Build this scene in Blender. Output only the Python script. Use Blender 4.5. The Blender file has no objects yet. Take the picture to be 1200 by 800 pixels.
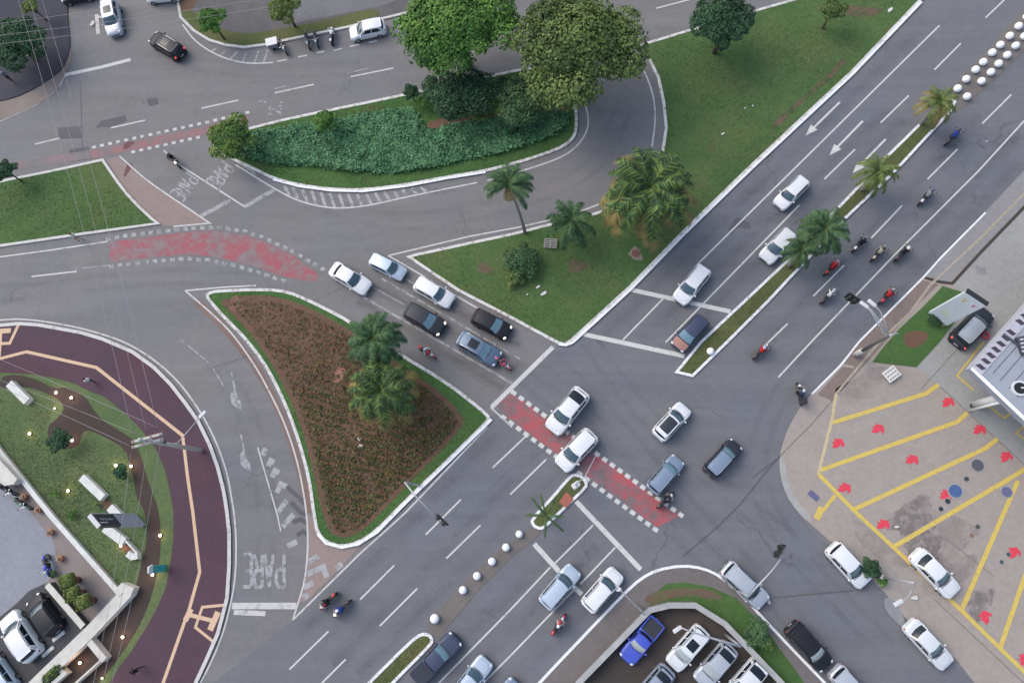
import bpy, bmesh, math, random
import numpy as np
from mathutils import Vector, Matrix

# ------------------------------------------------------------------ camera
H = 64.0; FPX = 820.0; NAD = (670.0, 605.0)
_d = Vector((NAD[0]-600, 400-NAD[1], -FPX)).normalized()
_Z = -_d
_Y = (Vector((0,1,0)) - _Z*_Z.y).normalized()
_X = _Y.cross(_Z).normalized()
MR = Matrix((_X, _Y, _Z))
scene = bpy.context.scene
cam = bpy.data.cameras.new('camera'); camo = bpy.data.objects.new('camera', cam)
scene.collection.objects.link(camo); scene.camera = camo
cam.sensor_width = 36; cam.lens = FPX/1200*36; cam.clip_start = 0.5; cam.clip_end = 2000
camo.matrix_world = Matrix.Translation((0,0,H)) @ MR.to_4x4()
# ------------------------------------------------------------------ light
SUN_EL, SUN_AZ = 48.0, 300.0          # overcast: a big soft sun
w = bpy.data.worlds.new('World'); scene.world = w; w.use_nodes = True
nt = w.node_tree; bg = nt.nodes['Background']
sky = nt.nodes.new('ShaderNodeTexSky'); sky.sky_type = 'NISHITA'; sky.sun_disc = False
sky.sun_elevation = math.radians(SUN_EL); sky.sun_rotation = math.radians(SUN_AZ)
sky.dust_density = 3.0; sky.air_density = 1.0; sky.ozone_density = 1.0
hs = nt.nodes.new('ShaderNodeHueSaturation'); hs.inputs['Saturation'].default_value = .88; nt.links.new(sky.outputs[0], hs.inputs['Color']); nt.links.new(hs.outputs[0], bg.inputs[0]); bg.inputs[1].default_value = 0.15
sl = bpy.data.lights.new('sun', 'SUN'); so = bpy.data.objects.new('sun', sl)
scene.collection.objects.link(so); sl.energy = .5; sl.angle = math.radians(50); sl.color = (1, .95, .88)
_a, _e = math.radians(SUN_AZ), math.radians(SUN_EL)
_sd = Vector((math.sin(_a)*math.cos(_e), math.cos(_a)*math.cos(_e), math.sin(_e)))
so.rotation_euler = _sd.to_track_quat('Z', 'Y').to_euler()
scene.view_settings.view_transform = 'Standard'; scene.view_settings.look = 'None'
scene.view_settings.gamma = 1.0; scene.view_settings.exposure = 0.88
scene.render.engine = 'CYCLES'; scene.cycles.transparent_max_bounces = 32; scene.render.resolution_x = 1024; scene.render.resolution_y = 682

# ------------------------------------------------------------------ helpers
COL = scene.collection
def at(px, py, z=0.0):
    v = MR @ Vector((px-600, 400-py, -FPX)); t = (z-H)/v.z
    return Vector((v.x*t, v.y*t, z))
def ats(pts, z=0.0): return [at(p[0], p[1], z) for p in pts]
def tag(o, label=None, cat=None, group=None, kind=None):
    if label: o['label'] = label
    if cat: o['category'] = cat
    if group: o['group'] = group
    if kind: o['kind'] = kind
    return o
def empty(name, loc, rz=0):
    o = bpy.data.objects.new(name, None); COL.objects.link(o); o.location = loc
    o.rotation_euler = (0, 0, rz); o.empty_display_size = .2
    return o
class MB:
    def __init__(s): s.v = []; s.f = []; s.m = []
    def add(s, vs, fs, m=0):
        b = len(s.v); s.v += [tuple(v) for v in vs]
        for f in fs: s.f.append(tuple(b+i for i in f)); s.m.append(m)
    def box(s, c, d, rz=0, m=0, taper=1.0, bev=0.0):
        x, y, z = d[0]/2, d[1]/2, d[2]/2; ca, sa = math.cos(rz), math.sin(rz)
        vs = []
        if bev <= 0:
            for k, t in ((-1, 1), (1, taper)):
                for i, j in ((-1,-1),(1,-1),(1,1),(-1,1)):
                    X, Y = i*x*t, j*y*t
                    vs.append((c[0]+X*ca-Y*sa, c[1]+X*sa+Y*ca, c[2]+k*z))
            s.add(vs, [(0,3,2,1),(4,5,6,7),(0,1,5,4),(1,2,6,5),(2,3,7,6),(3,0,4,7)], m)
        else:
            ring = [(x-bev,-y),(x,-y+bev),(x,y-bev),(x-bev,y),(-x+bev,y),(-x,y-bev),(-x,-y+bev),(-x+bev,-y)]
            lv = [(-z,1.0),(z-bev,taper),(z,taper*max(.2,(min(x,y)-bev)/min(x,y)))]
            for zz, t in lv:
                for X, Y in ring:
                    X, Y = X*t, Y*t
                    vs.append((c[0]+X*ca-Y*sa, c[1]+X*sa+Y*ca, c[2]+zz))
            n = 8; fs = [tuple(reversed(range(n)))]
            for L in range(2):
                for i in range(n): fs.append((L*n+i, L*n+(i+1)%n, (L+1)*n+(i+1)%n, (L+1)*n+i))
            fs.append(tuple(range(2*n, 3*n)))
            s.add(vs, fs, m)
    def tube(s, pts, r, n=8, m=0, caps=True):
        pts = [Vector(p) for p in pts]
        rs = r if isinstance(r, (list, tuple)) else [r]*len(pts)
        vs = []; up = None
        for i, p in enumerate(pts):
            t = (pts[min(i+1, len(pts)-1)] - pts[max(i-1, 0)]).normalized()
            if up is None: up = Vector((0,0,1)) if abs(t.z) < .9 else Vector((1,0,0))
            a = t.cross(up).normalized(); b = a.cross(t).normalized(); up = b
            for k in range(n):
                q = 2*math.pi*k/n; vs.append(p + (a*math.cos(q) + b*math.sin(q))*rs[i])
        fs = []
        for i in range(len(pts)-1):
            for k in range(n): fs.append((i*n+k, i*n+(k+1)%n, (i+1)*n+(k+1)%n, (i+1)*n+k))
        if caps: fs += [tuple(reversed(range(n))), tuple((len(pts)-1)*n+k for k in range(n))]
        s.add(vs, fs, m)
    def ell(s, c, r, n=12, k=8, m=0, rz=0, top=False):
        ca, sa = math.cos(rz), math.sin(rz); vs = []; fs = []
        lo = 0 if top else -math.pi/2
        for j in range(k+1):
            ph = lo + (math.pi/2-lo)*j/k
            for i in range(n):
                th = 2*math.pi*i/n
                X, Y, Z = r[0]*math.cos(ph)*math.cos(th), r[1]*math.cos(ph)*math.sin(th), r[2]*math.sin(ph)
                vs.append((c[0]+X*ca-Y*sa, c[1]+X*sa+Y*ca, c[2]+Z))
        for j in range(k):
            for i in range(n): fs.append((j*n+i, j*n+(i+1)%n, (j+1)*n+(i+1)%n, (j+1)*n+i))
        s.add(vs, fs, m)
    def cyl(s, c, r, h, n=20, axis='z', m=0, r2=None):
        r2 = r if r2 is None else r2; vs = []
        for zz, rr in ((-h/2, r), (h/2, r2)):
            for i in range(n):
                a = 2*math.pi*i/n; p = (rr*math.cos(a), rr*math.sin(a), zz)
                if axis == 'y': p = (p[0], p[2], p[1])
                if axis == 'x': p = (p[2], p[0], p[1])
                vs.append((c[0]+p[0], c[1]+p[1], c[2]+p[2]))
        s.add(vs, [tuple(reversed(range(n))), tuple(range(n, 2*n))] + [(i, (i+1)%n, n+(i+1)%n, n+i) for i in range(n)], m)
    def grid(s, fn, nu, nv, m=0, flip=False):
        vs = [fn(i/nu, j/nv) for j in range(nv+1) for i in range(nu+1)]; fs = []
        for j in range(nv):
            for i in range(nu):
                q = (j*(nu+1)+i, j*(nu+1)+i+1, (j+1)*(nu+1)+i+1, (j+1)*(nu+1)+i)
                fs.append(q[::-1] if flip else q)
        s.add(vs, fs, m)
    def poly(s, pts, m=0): s.add(pts, [tuple(range(len(pts)))], m)
    def ribbon(s, pts, wd, z=None, m=0, closed=False):
        pts = [Vector(p) for p in pts]; n = len(pts); L = []; R = []
        for i, p in enumerate(pts):
            if closed: a, b = pts[i-1], pts[(i+1) % n]
            else: a, b = pts[max(i-1, 0)], pts[min(i+1, n-1)]
            d1 = (p-a); d2 = (b-p); d1.z = d2.z = 0
            if d1.length < 1e-6: d1 = d2
            if d2.length < 1e-6: d2 = d1
            d1 = d1.normalized(); d2 = d2.normalized()
            n1 = Vector((-d1.y, d1.x, 0)); n2 = Vector((-d2.y, d2.x, 0)); mm = (n1+n2)
            mm = mm.normalized() if mm.length > .3 else n1
            k = 1/max(.5, mm.dot(n1)); o = mm*(wd/2*k)
            zz = p.z if z is None else z
            L.append((p.x+o.x, p.y+o.y, zz)); R.append((p.x-o.x, p.y-o.y, zz))
        rng = range(n if closed else n-1)
        s.add(L+R, [(n+i, n+(i+1)%n, (i+1)%n, i) for i in rng], m)
    def prism(s, pts, z0, z1, m=0, bottom=False):
        n = len(pts)
        if area(pts) < 0: pts = list(reversed(pts))
        vs = [(p[0], p[1], z0) for p in pts] + [(p[0], p[1], z1) for p in pts]
        fs = [(i, (i+1)%n, n+(i+1)%n, n+i) for i in range(n)] + [tuple(range(n, 2*n))]
        if bottom: fs.append(tuple(reversed(range(n))))
        s.add(vs, fs, m)
    def build(s, name, mats, parent=None, smooth=False, merge=0.0):
        me = bpy.data.meshes.new(name); me.from_pydata(s.v, [], s.f)
        if not isinstance(mats, (list, tuple)): mats = [mats]
        for m in mats: me.materials.append(m)
        if len(mats) > 1: me.polygons.foreach_set('material_index', s.m)
        if smooth: me.polygons.foreach_set('use_smooth', [True]*len(me.polygons))
        me.update()
        if merge > 0:
            bm = bmesh.new(); bm.from_mesh(me); bmesh.ops.remove_doubles(bm, verts=bm.verts, dist=merge); bm.to_mesh(me); bm.free()
        o = bpy.data.objects.new(name, me); COL.objects.link(o)
        if parent: o.parent = parent
        return o
def area(p): return .5*sum(p[i][0]*p[(i+1)%len(p)][1]-p[(i+1)%len(p)][0]*p[i][1] for i in range(len(p)))
def chaikin(p, closed=True, it=2):
    for _ in range(it):
        q = []; n = len(p)
        for i in range(n if closed else n-1):
            a, b = p[i], p[(i+1)%n]
            q += [(a[0]*.75+b[0]*.25, a[1]*.75+b[1]*.25), (a[0]*.25+b[0]*.75, a[1]*.25+b[1]*.75)]
        if not closed: q = [p[0]] + q + [p[-1]]
        p = q
    return p
def offset(pts, d):       # inward offset of a ccw polygon (world xy)
    n = len(pts); out = []
    for i in range(n):
        a, p, b = Vector(pts[i-1][:2]), Vector(pts[i][:2]), Vector(pts[(i+1)%n][:2])
        d1 = (p-a).normalized(); d2 = (b-p).normalized()
        n1 = Vector((-d1.y, d1.x)); n2 = Vector((-d2.y, d2.x)); mm = n1+n2
        mm = mm.normalized() if mm.length > .2 else n1
        k = 1/max(.45, mm.dot(n1)); q = p+mm*d*k; out.append((q.x, q.y))
    return out
def inside(P, poly):
    x, y = P[:, 0], P[:, 1]; r = np.zeros(len(P), bool); n = len(poly)
    for i in range(n):
        x1, y1 = poly[i][0], poly[i][1]; x2, y2 = poly[(i+1)%n][0], poly[(i+1)%n][1]
        if abs(y2-y1) < 1e-9: continue
        c = ((y1 > y) != (y2 > y)) & (x < (x2-x1)*(y-y1)/(y2-y1)+x1); r ^= c
    return r
def scatter(poly, n, rng):
    a = np.array([(p[0], p[1]) for p in poly]); lo, hi = a.min(0), a.max(0); out = []; c = 0
    while c < n:
        q = rng.uniform(lo, hi, (n*2, 2)); q = q[inside(q, poly)]; out.append(q); c += len(q)
        if len(q) == 0: break
    return np.concatenate(out)[:n]

# ------------------------------------------------------------------ materials
MC = {}
def srgb(r, g, b):
    f = lambda c: (c/255/12.92) if c <= 10 else ((c/255+.055)/1.055)**2.4
    return (f(r), f(g), f(b))
class NM:
    def __init__(s, name):
        s.m = bpy.data.materials.new(name); s.m.use_nodes = True; s.t = s.m.node_tree
        s.b = s.t.nodes['Principled BSDF']
        s.tc = s.t.nodes.new('ShaderNodeTexCoord').outputs['Object']
    def node(s, t, **k):
        n = s.t.nodes.new(t)
        for a, v in k.items(): setattr(n, a, v)
        return n
    def link(s, a, b): s.t.links.new(a, b)
    def mapping(s, rot=0, sc=(1,1,1)):
        n = s.node('ShaderNodeMapping'); n.inputs['Rotation'].default_value = (0,0,rot); n.inputs['Scale'].default_value = sc
        s.link(s.tc, n.inputs['Vector']); return n.outputs[0]
    def noise(s, scale, det=3, vec=None, rough=.6, lo=.35, hi=.65, dist=0):
        n = s.node('ShaderNodeTexNoise'); n.inputs['Scale'].default_value = scale; n.inputs['Detail'].default_value = det
        n.inputs['Roughness'].default_value = rough; n.inputs['Distortion'].default_value = dist
        s.link(vec if vec else s.tc, n.inputs['Vector'])
        r = s.node('ShaderNodeMapRange'); r.inputs[1].default_value = lo; r.inputs[2].default_value = hi
        s.link(n.outputs[0], r.inputs[0]); return r.outputs[0]
    def mix(s, fac, a, b, mode='MIX'):
        n = s.node('ShaderNodeMix', data_type='RGBA', blend_type=mode)
        for i, x in ((0, fac), (6, a), (7, b)):
            if isinstance(x, (tuple, list)): n.inputs[i].default_value = (*x[:3], 1)
            elif isinstance(x, (int, float)): n.inputs[i].default_value = x
            else: s.link(x, n.inputs[i])
        return n.outputs[2]
    def mul(s, a, b):
        n = s.node('ShaderNodeMath', operation='MULTIPLY')
        for i, x in ((0, a), (1, b)):
            if isinstance(x, (int, float)): n.inputs[i].default_value = x
            else: s.link(x, n.inputs[i])
        return n.outputs[0]
    def bump(s, h, st=.3, d=.05):
        n = s.node('ShaderNodeBump'); n.inputs['Strength'].default_value = st; n.inputs['Distance'].default_value = d
        s.link(h, n.inputs['Height']); s.link(n.outputs[0], s.b.inputs['Normal'])
    def fin(s, col, rough=.85, spec=.3):
        s.link(col, s.b.inputs['Base Color']) if not isinstance(col, (tuple, list)) else setattr(s.b.inputs['Base Color'], 'default_value', (*col, 1))
        s.b.inputs['Roughness'].default_value = rough; s.b.inputs['Specular IOR Level'].default_value = spec
        return s.m
def k(c, f): return tuple(x*f for x in c)
AVE = math.radians(44.5)      # heading of the avenue on the ground (checked against the photo)
def asphalt(name, c, warm=(1.08,1.0,.94), streak=AVE, cracks=True):
    n = NM(name)
    col = n.mix(n.mul(n.noise(.055, 4), .75), c, tuple(a*b*1.13 for a, b in zip(c, warm)))
    col = n.mix(n.mul(n.noise(.075, 4, dist=.8, lo=.45, hi=.62), .55), col, (c[0]*.80, c[1]*.88, c[2]*1.12))
    col = n.mix(n.mul(n.noise(.16, 5, dist=1.2), .55), col, k(c, .80))
    v2 = n.mapping(-streak, (.03, .42, 1)); col = n.mix(n.mul(n.noise(1.0, 3, vec=v2, lo=.38, hi=.68), .36), col, k(c, .62)); v3 = n.mapping(.9-streak, (.05, .5, 1)); col = n.mix(n.mul(n.noise(1.0, 3, vec=v3, lo=.44, hi=.72), .34), col, k(c, 1.3))
    v = n.mapping(-streak, (.05, .9, 1))
    col = n.mix(n.mul(n.noise(1.0, 4, vec=v), .38), col, k(c, .72))
    col = n.mix(n.mul(n.noise(1.6, 5), .22), col, k(c, 1.35))
    col = n.mix(n.mul(n.noise(9, 2, rough=.8, lo=.3, hi=.7), .34), col, k(c, .62))
    col = n.mix(n.mul(n.noise(22, 1, lo=.5, hi=.72), .28), col, k(c, 1.7))
    if cracks:
        vo = n.node('ShaderNodeTexVoronoi', feature='DISTANCE_TO_EDGE'); vo.inputs['Scale'].default_value = .075
        nz = n.node('ShaderNodeTexNoise'); nz.inputs['Scale'].default_value = .5; nz.inputs['Detail'].default_value = 5
        n.link(n.tc, nz.inputs['Vector'])
        vm = n.node('ShaderNodeVectorMath', operation='MULTIPLY_ADD'); vm.inputs[1].default_value = (3.4,3.4,0)
        n.link(nz.outputs['Color'], vm.inputs[0]); n.link(n.tc, vm.inputs[2]); n.link(vm.outputs[0], vo.inputs['Vector'])
        r = n.node('ShaderNodeMapRange'); r.inputs[1].default_value = .002; r.inputs[2].default_value = .006
        r.inputs[3].default_value = .45; r.inputs[4].default_value = 0; n.link(vo.outputs['Distance'], r.inputs[0])
        col = n.mix(n.mul(r.outputs[0], n.noise(.09, 2, lo=.48, hi=.6)), col, k(c, .45))
    n.bump(n.noise(14, 3, lo=0, hi=1), .25, .02)
    return n.fin(col, .82, .3)
def worn(name, paint, under, amount=.5, sc=2.2, rough=.7):
    n = NM(name)
    col = n.mix(n.noise(7, 3), paint, k(paint, .86))
    a = n.noise(sc, 6, rough=.75, lo=amount-.07, hi=amount+.07)
    und = n.mix(n.noise(1.2, 3), under, k(under, .8))
    return n.fin(n.mix(a, und, col), rough, .3)
def plain(name, c, rough=.5, spec=.5, metal=0, var=.12, sc=4, coat=0, emit=None, es=0):
    if name in MC: return MC[name]
    n = NM(name)
    n.fin(n.mix(n.noise(sc, 4), c, k(c, 1-var)) if var else c, rough, spec)
    n.b.inputs['Metallic'].default_value = metal; n.b.inputs['Coat Weight'].default_value = coat
    n.b.inputs['Coat Roughness'].default_value = .06
    if emit: n.b.inputs['Emission Color'].default_value = (*emit, 1); n.b.inputs['Emission Strength'].default_value = es
    MC[name] = n.m; return n.m
def concrete(name, c, c2, fine=.25):
    n = NM(name)
    col = n.mix(n.noise(.12, 5), c, c2); col = n.mix(n.mul(n.noise(.7, 6, dist=1), .4), col, k(c, .75))
    col = n.mix(n.mul(n.noise(8, 2, rough=.8), fine), col, k(c, .6)); col = n.mix(n.mul(n.noise(2.5, 4), .25), col, k(c, 1.25))
    n.bump(n.noise(10, 2, lo=0, hi=1), .15, .02)
    return n.fin(col, .85, .25)
def lawnmat(name, g1, g2, dry, dirt, drya=.5):
    n = NM(name)
    col = n.mix(n.noise(.25, 5, dist=.8), g1, g2)
    col = n.mix(n.mul(n.noise(.13, 6, lo=.5, hi=.7, dist=.5), drya), col, dry)
    col = n.mix(n.mul(n.noise(.2, 6, lo=.6, hi=.7), .7), col, dirt)
    col = n.mix(n.mul(n.noise(3.5, 5, rough=.75), .5), col, k(g1, .5))
    col = n.mix(n.mul(n.noise(11, 3, rough=.8, lo=.4, hi=.7), .4), col, k(g2, 1.7))
    n.bump(n.noise(9, 4, lo=0, hi=1), .7, .08)
    return n.fin(col, .95, .1)
M = {}
M['road'] = asphalt('asphalt_street', (.168,.165,.162), streak=math.radians(12))
M['avenue'] = asphalt('asphalt_avenue', (.142,.146,.157))
M['ground'] = concrete('bare_ground', (.10,.09,.08), (.13,.12,.10))
M['patch'] = asphalt('asphalt_patch', (.10,.098,.108), cracks=False)
M['light_patch'] = concrete('concrete_patch', (.24,.24,.25), (.2,.2,.21))
M['white'] = worn('road_paint', (.53,.53,.50), (.15,.15,.16), .36)
M['faded'] = worn('faded_road_paint', (.34,.34,.34), (.16,.16,.165), .47, 1.6)
M['chev'] = worn('chevron_paint', (.34,.34,.34), (.16,.16,.165), .43, 1.2)
M['line'] = worn('edge_line_paint', (.50,.49,.47), (.2,.19,.19), .40, 1.5)
M['kerbw'] = worn('kerb_whitewash', (.74,.75,.76), (.40,.40,.40), .38, 2.2)
M['kerbm'] = worn('kerb_pale', (.60,.59,.56), (.32,.29,.26), .45, 2.2)
M['kerbg'] = worn('kerb_grey', (.52,.51,.48), (.30,.28,.26), .40, 1.2)
M['kerbb'] = worn('kerb_brownish', (.46,.40,.34), (.25,.18,.15), .45, 1.2)
M['red'] = worn('red_cycle_paint', (.36,.085,.095), (.17,.13,.135), .50, .45)
M['redw'] = worn('red_cycle_paint_worn', (.30,.085,.10), (.20,.155,.157), .505, .6); M['redu'] = worn('red_cycle_paint_upper', (.27,.12,.125), (.18,.145,.148), .5, .8)
M['redf'] = worn('red_tint_faded', (.21,.15,.15), (.155,.145,.148), .5, .3)
M['pink'] = concrete('pink_paving', (.27,.205,.18), (.22,.185,.17))
M['tan'] = concrete('tan_paving', (.20,.16,.14), (.25,.22,.2))
M['strip'] = concrete('median_dirt', (.145,.13,.12), (.17,.155,.14))
M['pad'] = concrete('forecourt_concrete', (.30,.30,.285), (.255,.255,.25))
M['lot'] = concrete('lot_concrete', (.25,.26,.29), (.19,.20,.23))
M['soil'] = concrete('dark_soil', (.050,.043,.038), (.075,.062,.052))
M['walk'] = concrete('side_walkway', (.16,.145,.14), (.125,.115,.11))
M['yellow'] = worn('yellow_paint', (.56,.42,.10), (.3,.26,.2), .36)
M['paleyellow'] = worn('pale_yellow_paint', (.48,.40,.24), (.3,.26,.22), .38)
M['cream'] = plain('cream_tactile_tiles', (.60,.42,.28), .8, .2, var=.15, sc=6)
M['arrow'] = worn('red_arrow_paint', (.62,.05,.08), (.35,.2,.18), .33, 3)
M['lawn'] = lawnmat('lawn', (.046,.106,.032), (.072,.136,.044), (.115,.130,.048), (.11,.07,.045))
M['lawn_dry'] = lawnmat('lawn_dry', (.054,.108,.036), (.084,.136,.050), (.128,.130,.056), (.13,.085,.05), .8)
M['verge'] = lawnmat('verge_grass', (.075,.095,.038), (.115,.125,.052), (.12,.10,.05), (.12,.085,.06), .8)
M['garden'] = lawnmat('garden_lawn', (.07,.115,.05), (.11,.15,.065), (.16,.165,.08), (.12,.11,.06), .7)
M['earth'] = concrete('bed_earth', (.15,.085,.055), (.105,.065,.043))
M['mulch'] = concrete('bark_mulch', (.050,.038,.033), (.070,.050,.040), .5)
# dark red interlocking pavers of the wide promenade
n = NM('dark_red_pavers')
br = n.node('ShaderNodeTexBrick'); br.inputs['Scale'].default_value = 2.4; br.inputs['Mortar Size'].default_value = .03
n.link(n.mapping(.6), br.inputs['Vector'])
br.inputs['Color1'].default_value = (.105,.052,.062,1); br.inputs['Color2'].default_value = (.084,.047,.060,1); br.inputs['Mortar'].default_value = (.04,.03,.035,1)
c = n.mix(n.mul(n.noise(.3, 5), .5), br.outputs[0], (.125,.05,.06)); c = n.mix(n.mul(n.noise(.1, 3), .5), c, (.075,.06,.085)); c = n.mix(n.mul(n.noise(5, 4), .4), c, (.05,.035,.045))
M['pavers'] = n.fin(c, .85, .2)
n = NM('blue_dark_pavers')
br = n.node('ShaderNodeTexBrick'); br.inputs['Scale'].default_value = 2.0; br.inputs['Mortar Size'].default_value = .03; n.link(n.mapping(.3), br.inputs['Vector'])
br.inputs['Color1'].default_value = (.052,.055,.075,1); br.inputs['Color2'].default_value = (.045,.047,.062,1); br.inputs['Mortar'].default_value = (.03,.03,.04,1)
M['darkpave'] = n.fin(n.mix(n.mul(n.noise(.3, 5), .5), br.outputs[0], (.075,.07,.075)), .85, .2)
n = NM('deck_planks')
wv = n.node('ShaderNodeTexWave'); wv.inputs['Scale'].default_value = 1.1; n.link(n.mapping(math.radians(-10)), wv.inputs['Vector']); wv.inputs['Distortion'].default_value = .4
c = n.mix(n.mul(wv.outputs[0], .35), (.24,.205,.19), (.15,.125,.115)); c = n.mix(n.mul(n.noise(1.5, 5), .5), c, (.18,.16,.155))
M['deck'] = n.fin(c, .8, .2)

# ------------------------------------------------------------------ ground setting
def struct(name, mb, mat, label=None, parent=None, smooth=False):
    o = mb.build(name, mat, parent, smooth)
    if not parent: tag(o, label, kind='structure')
    return o
mb = MB(); mb.poly([(-600,-600,-.05),(600,-600,-.05),(600,600,-.05),(-600,600,-.05)]); struct('ground', mb, M['ground'], 'bare ground far around the junction')
mb = MB(); mb.poly([(-110,-90,0),(110,-90,0),(110,130,0),(-110,130,0)]); struct('road', mb, M['road'], 'weathered warm grey asphalt of the side streets and slip lanes')
mb = MB(); mb.poly(ats([(250,800),(343,726),(420,650),(475,600),(525,542),(576,490),(602,457),(648,407),(668,402),(740,337),(800,275),(877,200),(1000,85),(1080,1),(1230,-150),(1420,-110),(1200,200),(1152,251),(1007,399),(951,461),(930,490),(914,530),(925,585),(950,620),(1035,692),(1062,725),(1142,800),(1200,860),(960,860),(972,803),(932,763),(875,702),(845,674),(800,660),(755,674),(630,799),(570,862),(190,862)], .004)); struct('avenue', mb, M['avenue'], 'wide bluish grey asphalt avenue running diagonally through the junction')

def island(name, px, top, kerb, z=.13, kw=.28, smooth=0, label=None, klabel=None, toplabel='grass', inner=None):
    p = chaikin(px, True, smooth) if smooth else px
    P = [(v.x, v.y) for v in ats(p)]
    if area(P) < 0: P.reverse()
    Q = offset(P, kw); n = len(P); mb = MB()
    vs = [(x,y,.0) for x,y in P]+[(x,y,z+.02) for x,y in P]+[(x,y,z+.02) for x,y in Q]+[(x,y,z-.05) for x,y in Q]; fs = []
    for L in range(3):
        for i in range(n): fs.append((L*n+i, L*n+(i+1)%n, (L+1)*n+(i+1)%n, (L+1)*n+i))
    mb.add(vs, fs); struct('kerb', mb, kerb, klabel or 'kerb round '+(label or name))
    mb = MB(); mb.poly([(x,y,z) for x,y in Q]); struct(name, mb, top, label)
    return Q
BIG = [(746,54),(812,34),(900,8),(960,-9),(1000,-60),(1138,-55),(1080,1),(1000,85),(877,200),(800,275),(740,337),(671,400),(663,405),(655,404),(645,399),(600,374.5),(537,342),(482,305),(476,301),(490,297),(550,284),(600,273.5),(645,262),(690,251.5),(725,241),(752,228),(768,205),(775,177),(779,150),(776,120),(770,92.5),(760,72),(747.5,57)]
lawn_big = island('lawn', BIG, M['lawn_dry'], M['kerbm'], label='large grassy verge between the slip lane and the avenue')
PARE = chaikin([(300,148),(345,137),(468,112),(560,92),(620,79),(652,76),(667,88),(673.6,111),(677,130),(677,154),(672,165),(660,174),(640,182),(609,192),(569,202.5),(525,209.5),(475,219),(425,225),(387,224),(350,219),(320,211),(300,201),(276,190),(256,180),(247,170),(256,160)], True, 1)
lawn_pare = island('lawn', PARE, M['lawn'], M['kerbm'], label='grass island below the upper street', kw=.3)
BED = chaikin([(240,346),(248,341),(262,339.5),(300,338),(330,339),(350,345),(380,359),(412,376),(440,397),(472,415),(525,447),(565,478),(577,490),(566,502),(525,542),(475,590),(442,624),(420,638),(400,642),(382,637),(371,625),(367,605),(361,560),(350,520),(339,488),(325,456),(308,425),(287,398),(269,380),(250,360)], True, 1)
lawn_bed = island('lawn', BED, M['lawn'], M['kerbm'], label='grass rim of the flower bed island', kw=.3)
LEFTG = [(-30,220),(10,210),(60,200),(122,186.5),(131,200),(140,213),(150,226),(165,242),(180,256),(189,263),(100,275.5),(0,290),(-40,297)]
lawn_left = island('lawn', LEFTG, M['lawn_dry'], M['kerbg'], label='grass block at the left edge between the two streets')
MEDA = chaikin([(666,558),(673,554),(683,557),(689,565),(688,572),(660,598),(640,618),(633,621),(624,617),(621,608),(645,583)], True, 1)
island('median', MEDA, M['verge'], M['kerbw'], label='short planted median beside the cycle crossing', kw=.25)
MEDB = chaikin([(480,750),(494,740),(505,742),(509,750),(505,757),(460,802),(420,845),(385,845),(430,800)], True, 1)
island('median', MEDB, M['verge'], M['kerbw'], label='grassy median tip at the lower edge', kw=.25)
MEDC = [(790,437),(820,400),(900,325),(919,307),(952,272),(975,249),(1022,200),(1040,181),(1100,122),(1112,112),(1120,120),(1115,131),(1052,199),(1040,211),(987,261),(946,306),(900,355),(855,400),(812,442)]
island('median', MEDC, M['verge'], M['kerbw'], label='long planted median of the upper avenue', kw=.25)
mb = MB()
for s in [[(1080,2),(1000,86),(877,201),(800,276),(740,338),(671,401),(663,404),(655,403)],[(576,491),(566,501),(525,541),(475,589),(442,623),(420,637),(400,641),(382,636),(372,625)],[(320,210),(350,218),(387,223),(425,224),(475,218),(525,208.5),(569,201.5)]]:
    mb.ribbon(ats(s, .156), .26)
struct('kerb_paint', mb, M['kerbw'], 'fresh whitewash on the kerbs facing the avenue')
# unkerbed dirt strips of the medians
mb = MB(); mb.poly(ats([(622,618),(636,623),(600,652),(560,692),(513,748),(505,742),(503,728),(540,684),(580,648)], .03)); struct('median_strip', mb, M['strip'], 'bare strip with white balls on the lower median')
mb = MB(); mb.poly(ats([(1108,112),(1200,12),(1240,-30),(1290,-30),(1200,60),(1133,124),(1120,132)], .03)); struct('median_strip', mb, M['strip'], 'bare strip with two rows of white balls on the upper median')
# top-left dark pavement, its light edge and the upper block
mb = MB(); mb.prism([v[:2] for v in ats(chaikin([(-60,-60),(84,-60),(80,-5),(79.5,20),(82,40),(83,52),(80,66),(73,82),(58,93),(40,105),(18,115),(-10,121),(-60,130)], True, 1))], 0, .12); struct('pavement', mb, M['darkpave'], 'dark blue-grey corner pavement top left')
mb = MB(); mb.poly(ats([(83,52),(80,66),(73,82),(58,93),(40,105),(18,115),(-10,121),(-10,146),(2,141),(25,131),(50,119),(68,104),(76,88),(84,70)], .03)); struct('pavement_edge', mb, M['tan'], 'light concrete apron round the dark corner pavement')
TOPB = [(207,-20),(208,5),(211,22),(227,38),(245,49),(265,55),(287,57.5),(310,54.5),(355,45),(407,34),(457,22),(560,-3),(640,-25),(640,-60),(200,-60)]
island('pavement', TOPB, concrete('block_paving', (.095,.088,.088), (.13,.125,.125)), M['kerbg'], label='dark paved yard on the block above the upper street')
mb = MB(); mb.poly(ats(chaikin([(212,20),(228,37),(245,46),(265,51),(287,53.5),(310,51),(355,42),(407,31),(446,22),(443,10),(420,14),(380,24),(330,34),(290,40),(262,36),(240,24),(222,10),(213,10)], True, 1), .134)); struct('verge', mb, M['verge'], 'grass verge along the parking kerb of the upper block')
mb = MB(); mb.poly(ats([(208,-20),(210,12),(222,14),(236,-5),(240,-20)], .138)); struct('soil_patch', mb, M['earth'], 'reddish bare soil at the corner of the upper block')
mb = MB(); mb.poly(ats([(380,-20),(330,10),(345,27),(445,8),(520,-20)], .137)); struct('pavement', mb, concrete('grey_lane', (.17,.168,.175), (.13,.13,.135)), 'lighter grey lane behind the verge of the upper block')
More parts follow.
